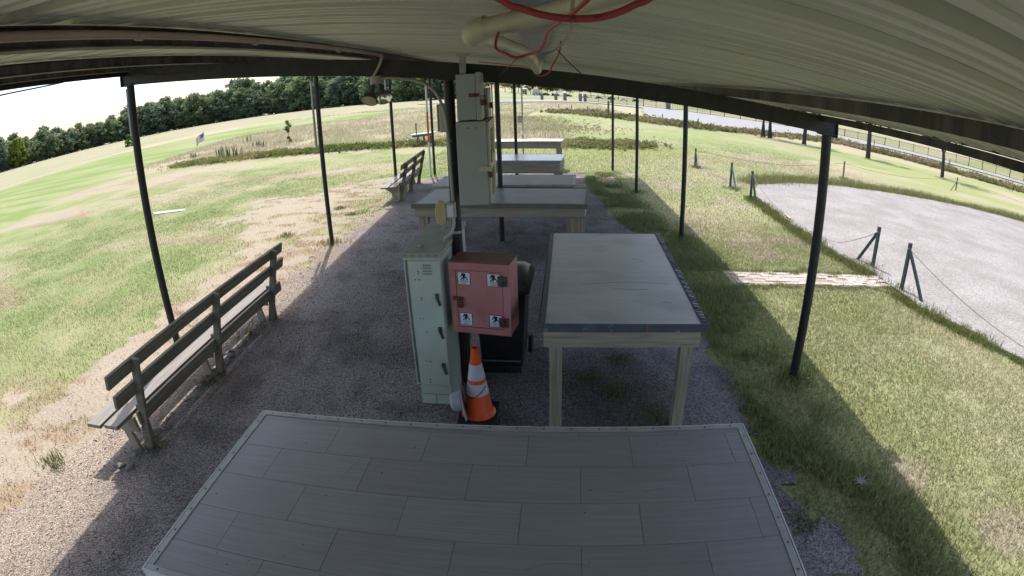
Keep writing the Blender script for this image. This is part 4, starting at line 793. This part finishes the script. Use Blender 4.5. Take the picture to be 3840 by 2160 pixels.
for i in range(nu + 1):
    for j in range(nv + 1):
        u = i / nu; v = j / nv; vs.append((-u * 1.0, .12 * math.sin(u * 9) * u + .03 * math.sin(v * 5), 1.62 - v * .68 - u * .55 - .05 * math.sin(u * 7)))
for i in range(nu):
    for j in range(nv): a = i * (nv + 1) + j; fs.append((a, a + nv + 1, a + nv + 2, a + 1))
me = MB().add(vs, fs).mesh('cloth', None, True); uv = me.uv_layers.new(name='UVMap')
for l in me.loops: i, j = divmod(l.vertex_index, nv + 1); uv.data[l.index].uv = (i / nu, j / nv)
fm = bpy.data.materials.new('flag_print'); fm.use_nodes = True; N = fm.node_tree.nodes; L = fm.node_tree.links; bs = N['Principled BSDF']; bs.inputs['Roughness'].default_value = .8
tcn = N.new('ShaderNodeUVMap'); sx = N.new('ShaderNodeSeparateXYZ'); L.new(tcn.outputs[0], sx.inputs[0])
def mth(op, a, b):
    n_ = N.new('ShaderNodeMath'); n_.operation = op
    for i_, v_ in enumerate((a, b)):
        if isinstance(v_, (int, float)): n_.inputs[i_].default_value = v_
        else: L.new(v_, n_.inputs[i_])
    return n_.outputs[0]
stripe = mth('GREATER_THAN', mth('MODULO', mth('MULTIPLY', sx.outputs[1], 6.5), 1.0), .5)
canton = mth('MULTIPLY', mth('LESS_THAN', sx.outputs[0], .42), mth('LESS_THAN', sx.outputs[1], .54))
vo_ = N.new('ShaderNodeTexVoronoi'); vo_.inputs['Scale'].default_value = 16; L.new(tcn.outputs[0], vo_.inputs['Vector']); star = mth('LESS_THAN', vo_.outputs['Distance'], .28)
def mixc(f, a, b):
    n_ = N.new('ShaderNodeMix'); n_.data_type = 'RGBA'; L.new(f, n_.inputs[0])
    for i_, v_ in ((6, a), (7, b)):
        if isinstance(v_, tuple): n_.inputs[i_].default_value = (*v_, 1)
        else: L.new(v_, n_.inputs[i_])
    return n_.outputs[2]
L.new(mixc(canton, mixc(stripe, (.5, .14, .15), (.75, .75, .76)), mixc(star, (.07, .09, .22), (.5, .5, .55))), bs.inputs['Base Color'])
me.materials.append(fm); o = bpy.data.objects.new('cloth', me); COL.objects.link(o); o.parent = fg

# ================================================================== vegetation
def leafcloud(name, rg, centers, radii, per, size, cols, m=LEAF, flat=.0):
    """leaf-sized quads spread through clumps"""
    C = np.repeat(centers, per, 0); Rr = np.repeat(radii, per, 0)
    n = len(C); d = rg.normal(size=(n, 3)); d /= np.linalg.norm(d, axis=1)[:, None]; P = C + d * Rr * (rg.random((n, 1)) ** .45)
    a = rg.normal(size=(n, 3)); a[:, 2] -= flat; a /= np.linalg.norm(a, axis=1)[:, None]; b = np.cross(a, rg.normal(size=(n, 3))); b /= np.linalg.norm(b, axis=1)[:, None]
    s = (size[0] + (size[1] - size[0]) * rg.random((n, 1)))
    V = np.stack([P - a * s, P + b * s * .55, P + a * s, P - b * s * .55], 1).reshape(-1, 3)
    F = np.arange(n * 4).reshape(n, 4)
    cl = np.repeat(cols, per, 0) * (.75 + .5 * rg.random((n, 1))); cl = np.repeat(cl, 4, 0)
    return npmesh(name, V, F, m, cl)
def crownmesh(sd, h, wd, base, nclump, per, size, c0, c1):
    rg = np.random.default_rng(sd); cs = []; rs = []
    for _ in range(nclump):
        t = rg.random(); z = base + (h - base) * t; prof_ = math.sin(math.pi * min(.97, .18 + .78 * t)) ** .65
        ang = rg.random() * 6.283; rr = wd * .5 * prof_ * math.sqrt(rg.random()) * (.8 + .4 * rg.random()); cs.append((rr * math.cos(ang), rr * math.sin(ang), z)); rs.append(wd * (.10 + .09 * rg.random()))
    cs = np.array(cs); rs = np.array(rs)[:, None]; k = rg.random((nclump, 1)); col = np.array(c0) * (1 - k) + np.array(c1) * k
    return leafcloud('crown', rg, cs, np.concatenate([rs, rs, rs * .8], 1), per, size, col)
def trunkmesh(sd, h, r):
    rg = random.Random(sd); b = MB(); b.tube([(0, 0, -.3), (rg.uniform(-.2, .2), rg.uniform(-.2, .2), h * .35), (rg.uniform(-.4, .4), rg.uniform(-.4, .4), h * .8)], [r, r * .35], 7, 3)
    for k in range(4):
        z = h * (.3 + .12 * k); a = rg.uniform(0, 6.28); b.tube([(0, 0, z), (math.cos(a) * h * .13, math.sin(a) * h * .13, z + h * .12), (math.cos(a) * h * .22, math.sin(a) * h * .22, z + h * .26)], [r * .45, r * .12], 5, 2)
    return b.mesh('trunk', BARK, True)
WOOD = []
for k, (c0, c1) in enumerate((((.14, .185, .105), (.20, .265, .13)), ((.135, .18, .115), (.19, .25, .14)), ((.15, .195, .10), (.215, .28, .125)), ((.135, .175, .12), (.185, .24, .145)), ((.14, .185, .105), (.205, .265, .125)))):  # pale, narrow colour range puts distance haze into the leaves
    WOOD.append((crownmesh(20 + k, 12.5, 8.5, .8, 90, 34, (.26, .55), c0, c1), trunkmesh(30 + k, 12, .26)))
EDGE = [(-215, 95), (-205, 120), (-194, 142), (-186, 168), (-172, 192), (-150, 203), (-121, 200), (-96, 195), (-78, 189), (-60, 180), (-45, 171), (-30, 160), (-17, 155)]
def along(P, step):
    out = []; rem = 0
    for a, b in zip(P[:-1], P[1:]):
        a = np.array(a, float); b = np.array(b, float); L_ = np.hypot(*(b - a)); t = rem
        while t < L_: out.append(a + (b - a) * t / L_); t += step
        rem = t - L_
    return out
rg = random.Random(3)
def tree(name, label, cat, mesh, x, y, s, a, group=None, sz=None):
    t = thing(name, label, cat, G(x, y), a, group); t.scale = (s * 1.22, s * 1.22, sz or s) if cat == 'tree' and 'woodland' in name else (s, s, sz or s); link(mesh[0], 'crown', t); link(mesh[1], 'trunk', t); return t
YG = (crownmesh(27, 12.5, 8.5, .8, 62, 30, (.34, .72), (.12, .16, .03), (.26, .31, .06)), WOOD[0][1])
tree('woodland_tree', 'bright yellow-green tree standing out in the woodland edge at far left', 'tree', YG, -191, 141, .85, 1.0)
for row, (off, step) in enumerate(((0, 4.0), (6, 4.6), (13, 6.5))):
    for p in along(EDGE, step):
        nrm = p / np.hypot(*p); x, y = p + nrm * (off + rg.uniform(-1.5, 2.5)) + np.array((rg.uniform(-1, 1), rg.uniform(-1, 1)))
        v = rg.choices(range(5), (4, 4, 3, 3, 1))[0]; s = rg.uniform(.72, 1.14) * (1.17 if row else 1.0) * (.86 if x > -48 else (.80 if x < -172 else 1.0))
        tree('woodland_tree', 'dark leafy tree in the unbroken woodland edge across the field', 'tree', WOOD[v], x, y, s, rg.uniform(0, 6.28), 'trees of the woodland edge', s * rg.uniform(.84, 1.10))
PARK = [(crownmesh(60 + k, 6.5, 5.5, 2.3, 34, 26, (.2, .42), (.05, .09, .02), (.13, .18, .04)), trunkmesh(70 + k, 6, .16)) for k in range(2)]
for i, (x, y) in enumerate(((-26, 300), (-18, 312), (-11, 318), (-4, 322), (2.5, 318), (5.5, 310), (8.5, 322), (10.5, 308), (16, 318), (19, 330), (25, 335), (-14, 305), (33, 345), (42, 348), (51, 350), (61, 352), (72, 350), (-33, 305))):
    tree('park_tree', 'leafy park tree with a bare lower trunk beyond the road', 'tree', PARK[i % 2], x, y, rg.uniform(1.2, 1.6), rg.uniform(0, 6), 'trees in the park beyond the road')
# small trees on the right-hand lawn
def forktree(sd, h, r, lean):
    b = MB(); b.tube([(0, 0, -.1), (lean * .3, 0, h * .5), (lean, 0, h)], [r * 1.15, r * .8], 9, 4)
    for k in range(5):
        a = sd + k * 1.3; b.tube([(lean, 0, h * .96), (lean + math.cos(a) * .35, math.sin(a) * .35, h + .55), (lean + math.cos(a) * .75, math.sin(a) * .75, h + 1.5)], [r * .5, r * .15], 6, 3)
    return b.mesh('trunk', BARK, True)
for i, (x, y, h, r, lab) in enumerate(((21.42, 41.13, 1.5, .17, 'small dark trunked lawn tree farthest left, behind the right front post'), (25.33, 37.2, 2.0, .19, 'middle lawn tree with a stout straight dark trunk'), (29.25, 32.32, 1.8, .14, 'rightmost lawn tree with a slender trunk forking at the top'))):
    t = thing('lawn_tree', lab, 'tree', G(x, y), i); link(forktree(i * 2.1, h, r, .08), 'trunk', t)
    link(crownmesh(80 + i, h + 3.6, 3.6, h + .55, 26, 40, (.10, .22), (.04, .075, .018), (.10, .15, .035)), 'crown', t)
t = thing('multi_trunk_tree', 'multi-stemmed tree with several dark upright stems by the road', 'tree', G(18.68, 42.8))
for a, b, c in ((-.45, .0, .1), (-.1, .2, -.12), (.15, -.1, .05), (.45, .05, -.1)): MB().tube([(a, b, -.1), (a + c, b, 1.2), (a + c * 2, b, 2.3)], [.11, .06], 8, 3).build('trunk', BARK, t, True)
link(crownmesh(90, 5.2, 3.6, 1.7, 24, 36, (.12, .24), (.04, .075, .018), (.10, .15, .035)), 'crown', t)
# sapling, bush
t = thing('sapling', 'thin green sapling standing alone in the tan grass of the field', 'sapling', G(-18.06, 37.4)); MB().tube([(0, 0, 0), (.03, 0, .8), (-.02, 0, 1.7)], [.02, .008], 6, 3).build('stem', BARK, t)
rgn = np.random.default_rng(4)
link(leafcloud('leaves', rgn, np.array([(.0, 0, 1.55), (.08, .05, 1.3), (-.08, 0, 1.15), (0, 0, .95), (0, 0, .42), (.12, 0, .2)]), np.array([.16, .24, .22, .16, .14, .16])[:, None] * np.ones((1, 3)), 60, (.05, .09), np.array([(.10, .16, .03)] * 6)), 'leaves', t)
t = thing('round_bush', 'round green bush on the far edge of the mown runway', 'bush', G(-81, 90)); link(crownmesh(95, 2.4, 3.4, .1, 16, 40, (.15, .3), (.05, .1, .02), (.10, .17, .03)), 'leaves', t); MB().cyl((0, 0, -.1), (0, 0, 1.2), .08, .03, 6).build('stem', BARK, t)
# weed banks (too many plants to count)
def weeds(name, label, P, wd, h, n, size, c0, c1, per=26, seed=1, stalk=0):
    rg = np.random.default_rng(seed); P = np.array(P, float); seg = np.hypot(*(P[1:] - P[:-1]).T); cum = np.concatenate([[0], np.cumsum(seg)]); u = rg.random(n) * cum[-1]; i = np.clip(np.searchsorted(cum, u) - 1, 0, len(seg) - 1)
    t = ((u - cum[i]) / seg[i])[:, None]; q = P[i] * (1 - t) + P[i + 1] * t + rg.normal(size=(n, 2)) * wd * .5
    hh = h * (.35 + .8 * fbm(q[:, 0], q[:, 1], .6, 3)) * rg.uniform(.6, 1.2, n)
    C = np.column_stack([q, gz(q[:, 0], q[:, 1]) + hh * .45]); rr = np.column_stack([hh * .7, hh * .7, hh * .5]); k = fbm(q[:, 0], q[:, 1], .35, 3)[:, None]; k = np.clip((k - .3) * 2.5 + rg.normal(size=(n, 1)) * .15, 0, 1)
    me = leafcloud(name, rg, C, rr, per, size, np.array(c0) * (1 - k) + np.array(c1) * k, GRASS)
    o = bpy.data.objects.new(name, me); COL.objects.link(o); tag(o, label, 'weeds', None, 'stuff')
W1_, W2_ = (.075, .105, .025), (.24, .20, .10)
weeds('ditch_weeds', 'bank of green and brown ditch weeds across the left field', [(-23, 30.2), (-19, 29.7), (-14, 29.1), (-11.5, 28.6), (-7, 28.4), (-3.5, 28)], 1.15, .42, 1900, (.03, .08), (.12, .155, .045), (.27, .235, .11), 13, 1)
weeds('verge_weeds', 'low bank of weeds edging the mown grass in the middle distance', [(.6, 26), (2.5, 25.7), (4.8, 25.6)], 1.3, .38, 800, (.03, .08), (.12, .155, .045), (.28, .245, .12), 13, 2)
weeds('roadside_weeds', 'ragged roadside weeds along the far right ditch', [(1, 58), (4.5, 55), (6.3, 49.5), (8.3, 47.3), (9.2, 45.2), (11.5, 43), (14.9, 44), (19, 46), (26, 50), (32.2, 54.5)], 1.6, .6, 1500, (.05, .14), (.11, .13, .045), (.25, .21, .12), 14, 3)
weeds('bank_weeds', 'dry pinkish brown weed bank below the road on the far right', [(32.2, 54.2), (33.4, 49.5), (36.8, 47), (38.7, 42.5), (42, 38.8), (47, 36.5), (55, 33)], 2.0, .75, 1500, (.06, .16), (.14, .145, .06), (.27, .215, .15), 14, 4)
weeds('field_weeds', 'brownish weed patches in the tan field beyond the sunlit table', [(-2.5, 50), (-.8, 45), (.5, 38), (1.6, 35), (3.0, 33)], 3.2, .26, 1500, (.018, .045), (.19, .20, .09), (.33, .28, .18), 12, 5)
for i, (x, y, h, lab) in enumerate(((-19.1, 30.2, 1.05, 'tallest clump of upright reeds in the left ditch'), (-18.1, 29.7, 1.0, 'reed clump just right of the tallest reeds'), (-20.3, 31.2, .8, 'reed clump just left of the tallest reeds'), (-25.4, 44, .7, 'reed clump far back beside the mown runway'), (-21, 37.8, .55, 'short reed clump in the pinkish rough grass'), (-19.8, 36.5, .5, 'thin pair of reeds right of the short clump'), (-25.3, 35.2, .45, 'leftmost small reed clump in the field'))):
    t = thing('reed_clump', lab, 'reeds', G(x, y), i)
    for k in range(11):
        a = k * 2.4; r = .06 * k; hh = h * (.65 + .35 * ((k * 7) % 5) / 5); b = MB(); p0 = Vector((r * math.cos(a), r * math.sin(a) * .6, 0)); b.tube([p0, p0 + Vector((.02, 0, hh * .6)), p0 + Vector((.05 * math.cos(a), .05 * math.sin(a), hh))], [.03, .012], 5, 2); b.build('reed', mat('reed_green', (.09, .125, .04), (.06, .08, .03), 5, .8), t)
# ------------------------------------------------------------------ grass blades (stuff)
def blades(name, label, X, Y, h, wd, col, lean=.5, bend=True, seed=1, dz=0.0):
    rg = np.random.default_rng(seed); n = len(X); Zb = gz(X, Y) + dz - .004; a = rg.random(n) * 6.2832; ca, sa = np.cos(a), np.sin(a); la = rg.random(n) * 6.2832; ln = lean * rg.random(n) * h
    bx = -sa * wd / 2; by = ca * wd / 2; tx = X + np.cos(la) * ln; ty = Y + np.sin(la) * ln
    B0 = np.stack([X - bx, Y - by, Zb], 1); B1 = np.stack([X + bx, Y + by, Zb], 1)
    if bend:
        mx = X + np.cos(la) * ln * .3; my = Y + np.sin(la) * ln * .3; mz = Zb + h * .62
        M0 = np.stack([mx - bx * .8, my - by * .8, mz], 1); M1 = np.stack([mx + bx * .8, my + by * .8, mz], 1); T = np.stack([tx, ty, Zb + h * (1 - .25 * (ln / h))], 1)
        V = np.stack([B0, B1, M0, M1, T], 1).reshape(-1, 3); k = np.arange(n)[:, None] * 5
        F = np.concatenate([k + [0, 1, 3], k + [0, 3, 2], k + [2, 3, 4]]); cc = np.repeat(col, 5, 0)
    else:
        T = np.stack([tx, ty, Zb + h], 1); V = np.stack([B0, B1, T], 1).reshape(-1, 3); F = np.arange(n * 3).reshape(n, 3); cc = np.repeat(col, 3, 0)
    me = npmesh(name, V, F, GRASS, cc); o = bpy.data.objects.new(name, me); COL.objects.link(o); tag(o, label, 'grass', None, 'stuff')
def scatter(n, x0, x1, y0, y1, seed, keep):
    rg = np.random.default_rng(seed); X = rg.uniform(x0, x1, n); Y = rg.uniform(y0, y1, n); k = keep(X, Y) > rg.random(n); return X[k], Y[k], rg
def bladecol(X, Y, rg, gmix=.0, jit=.25):
    c = ground_color(X, Y); k = rg.random((len(X), 1)); c = c * (1 - gmix) + np.array((.10, .15, .035)) * gmix
    return np.clip(c * 1.18 * (1 - jit + 2 * jit * k) * (1 + .15 * rg.normal(size=(len(X), 3)) * np.array((1, .3, .6))), .01, .7)
notlot = lambda X, Y: ~inpoly(X, Y, LOT) & ~inpoly(X, Y, PAD) & ~((X > 2.95) & (X < 6.05) & (Y > 7.52 - (X - 3) * .05) & (Y < 8.14 - (X - 3) * .07))
X, Y, rg_ = scatter(420000, 1.6, 8.6, -.2, 12.5, 21, lambda X, Y: notlot(X, Y) * (.5 + .5 * sstep(.12, .42, fbm(X, Y, 1.7, 4))) * sstep(12.5, 9.5, Y) * sstep(8.6, 7.6, X))
blades('right_lawn_grass', 'short sun-dried lawn grass on the right of the shelter', X, Y, rg_.uniform(.018, .05, len(X)), rg_.uniform(.004, .009, len(X)), bladecol(X, Y, rg_, .04), 1.0, False, 1)
X, Y, rg_ = scatter(270000, -4.4, 18, 9.5, 34, 22, lambda X, Y: notlot(X, Y) * sstep(9.5, 12.5, Y) * sstep(34, 20, Y) * sstep(18, 11, X))
blades('far_right_lawn_grass', 'short lawn grass beyond the paver path and the gravel lot', X, Y, rg_.uniform(.02, .055, len(X)), rg_.uniform(.008, .016, len(X)), bladecol(X, Y, rg_, .04), .9, False, 2)
X, Y, rg_ = scatter(420000, -22, -4.3, 1, 27, 23, lambda X, Y: notlot(X, Y) * sstep(-22, -10, X) * sstep(27, 14, Y) * (.35 + .65 * sstep(.30, .46, fbm(X, Y, .9, 4))) * (1 - .95 * sstep(.12, .165, ground_color(X, Y)[:, 2])))
blades('left_lawn_grass', 'short green lawn grass on the left of the shelter', X, Y, rg_.uniform(.018, .055, len(X)), rg_.uniform(.005, .012, len(X)), bladecol(X, Y, rg_, .04), .9, False, 3)
X, Y, rg_ = scatter(260000, -42, 9, 28.6, 92, 25, lambda X, Y: (~inpoly(X, Y, RUN) & ~inpoly(X, Y, OVAL) & ~inpoly(X, Y, ROAD)) * sstep(28.5, 31, Y + .12 * (X + 12)) * (.35 + .65 * sstep(75, 35, Y)) * sstep(.25, .5, fbm(X, Y, .5, 3)))
kk = fbm(X, Y, .22, 3)[:, None]; gg = sstep(.55, .7, fbm(X + 30, Y, .16, 3))[:, None]; cl = (np.array((.31, .275, .17)) * (1 - kk) + np.array((.45, .40, .27)) * kk) * (1 - .75 * gg) + np.array((.21, .24, .10)) * .75 * gg; cl *= rg_.uniform(.75, 1.2, (len(X), 1))
blades('rank_field_grass', 'long dry tan grass of the unmown field beyond the ditch', X, Y, rg_.uniform(.10, .34, len(X)) * (.5 + fbm(X, Y, .4, 3)), rg_.uniform(.012, .03, len(X)), cl, .8, False, 5)
# tall shaded grass along the right edge of the gravel
PADX = lambda y: np.interp(y, [0, 2, 2.56, 2.93, 3.5, 4.5, 5.3, 6.9, 7.8, 8.9, 11.2, 14.7, 16, 17.5], [2.2, 2.15, 2.2, 2.0, 1.9, 1.96, 1.96, 2.09, 2.2, 2.2, 1.75, 1.4, 1.4, 1.5])
def tallkeep(X, Y):
    d = X - PADX(Y); p = sstep(-.12, .12, d) * sstep(1.15, .55, d) * sstep(.36, .56, fbm(X * 1.1, Y * 1.1, 1.25, 3)); gap = 1 - .8 * ((Y > 7.5) & (Y < 8.15)); return p * gap
X, Y, rg_ = scatter(170000, 1.2, 3.8, .6, 17.6, 24, tallkeep)
hh = rg_.uniform(.035, .125, len(X)) * (.55 + .9 * fbm(X, Y, 2.2, 2)); kk = rg_.random((len(X), 1)); cl = np.array((.125, .165, .06)) * (1 - kk) + np.array((.26, .285, .13)) * kk; dry_ = rg_.random(len(X)) < .1; cl[dry_] = (.27, .23, .13)
blades('tall_edge_grass', 'tall unmown grass in the shade along the right edge of the gravel', X, Y, hh, rg_.uniform(.005, .010, len(X)), cl, 1.1, True, 4)
def stones(name, label, n, x0, x1, y0, y1, seed, smin, smax, keep):
    X, Y, rg = scatter(n, x0, x1, y0, y1, seed, keep); n = len(X); s_ = rg.uniform(smin, smax, n)
    O = np.array([(1, 0, 0), (0, 1, 0), (-1, 0, 0), (0, -1, 0), (0, 0, .8), (0, 0, -.6)], float); a = rg.random(n) * 6.28
    D = O[None] * rg.uniform(.6, 1.3, (n, 6, 1)) * s_[:, None, None]; x_ = D[..., 0] * np.cos(a)[:, None] - D[..., 1] * np.sin(a)[:, None]; y_ = D[..., 0] * np.sin(a)[:, None] + D[..., 1] * np.cos(a)[:, None]
    V = np.stack([X[:, None] + x_, Y[:, None] + y_, gz(X, Y)[:, None] + .014 + s_[:, None] * .25 + D[..., 2]], -1).reshape(-1, 3)
    T = np.array([(0, 1, 4), (1, 2, 4), (2, 3, 4), (3, 0, 4), (1, 0, 5), (2, 1, 5), (3, 2, 5), (0, 3, 5)]); F = (np.arange(n)[:, None, None] * 6 + T[None]).reshape(-1, 3)
    cl = padcol(X, Y) * rg.uniform(.95, 1.9, (n, 1)); me = npmesh(name, V, F, STONEV, np.repeat(cl, 6, 0)); o = bpy.data.objects.new(name, me); COL.objects.link(o); tag(o, label, 'gravel', None, 'stuff')
STONEV = leafmat('loose_stone', 0.0, 0.0)
stones('loose_gravel', 'loose stones lying on the gravel under and beside the shelter', 22000, -6.6, 2.2, .9, 12, 41, .005, .015, lambda X, Y: np.where(inpoly(X, Y, PAD), .3 + .5 * fbm(X, Y, 1.5, 3), .55 * sstep(-6.6, -4.6, X) * (X < 0) * sstep(9, 5, Y)))
# clumps round post feet, lot edges, bench edge, stray tufts
def tufts(name, label, pts, n, rad, h, c0, c1, seed):
    rg = np.random.default_rng(seed); pts = np.array(pts, float); i = rg.integers(0, len(pts), n); q = pts[i, :2] + rg.normal(size=(n, 2)) * rad * pts[i, 2:3]; k = rg.random((n, 1))
    blades(name, label, q[:, 0], q[:, 1], rg.uniform(.3, 1, n) * h * pts[i, 2], rg.uniform(.005, .011, n), np.array(c0) * (1 - k) + np.array(c1) * k, .9, True, seed)
lotedge = [(x, y, s) for (x, y), s in zip(along([(5.9, 14.2), (5.72, 10.9), (5.72, 9.2), (5.95, 7.95)], .22) + along([(5.9, 7.0), (5.95, 6.5), (6.3, 5.5), (6.7, 4.5), (8, 2)], .2), RNG.uniform(.4, 1.1, 200))]
lotedge = [(float(p[0]) - .12, float(p[1]), s) for *p, s in lotedge]
tufts('lot_edge_grass', 'ragged grass along the near edge of the gravel lot', lotedge, 22000, .13, .17, (.08, .125, .03), (.22, .21, .09), 31)
fedge = [(float(p[0]), float(p[1]) + .3, s) for p, s in zip(along([(6.8, 16.4), (8.6, 17.5), (11, 18.3), (13.1, 18.5), (15.7, 18.6), (18.3, 18.3), (21.3, 17.4), (25, 14.5)], .3), RNG.uniform(.5, 1.2, 200))]
tufts('far_lot_edge_grass', 'taller grass fringe along the far edge of the gravel lot', fedge, 26000, .38, .34, (.09, .13, .035), (.30, .27, .13), 32)
tufts('path_tufts', 'grass creeping over the edges and joints of the paver path', [(3.05 + i * .075, (7.50 if i % 2 else 8.13) - i * .075 * .058 + random.uniform(-.05, .05) * (4 if i % 5 == 0 else 1), random.uniform(.4, 1)) for i in range(40)], 5200, .07, .075, (.14, .165, .06), (.26, .25, .13), 34)
tufts('stray_tufts', 'stray grass tufts in the gravel and round the post feet', [(2.74, 4.78, 1.0), (2.70, 10, .9), (2.6, 14.5, .8), (-4.2, 10.1, .9), (.75, 4.6, .7), (1.05, 4.15, .75), (.5, 4.9, .5), (.85, 5.3, .55), (1.95, 2.6, .5), (2.0, 1.95, .55), (-4.9, 2.85, .55), (-4.7, 2.75, .35), (-5.7, 2.1, .9), (-3.86, 5.9, .8), (-3.8, 4.6, .5), (-3.75, 3.35, .55), (5.95, 7.3, 1.1), (6.1, 8.5, 1.0), (5.66, 13.6, .9), (5.7, 15.4, .9), (5.7, 19.3, 1.0), (12.9, 20.6, 1.0), (-5.2, 13.4, .7), (-4.6, 12.6, .6), (-5.6, 10.9, .7), (-.2, 5.9, .35)], 5200, .16, .15, (.06, .10, .022), (.2, .2, .08), 33)
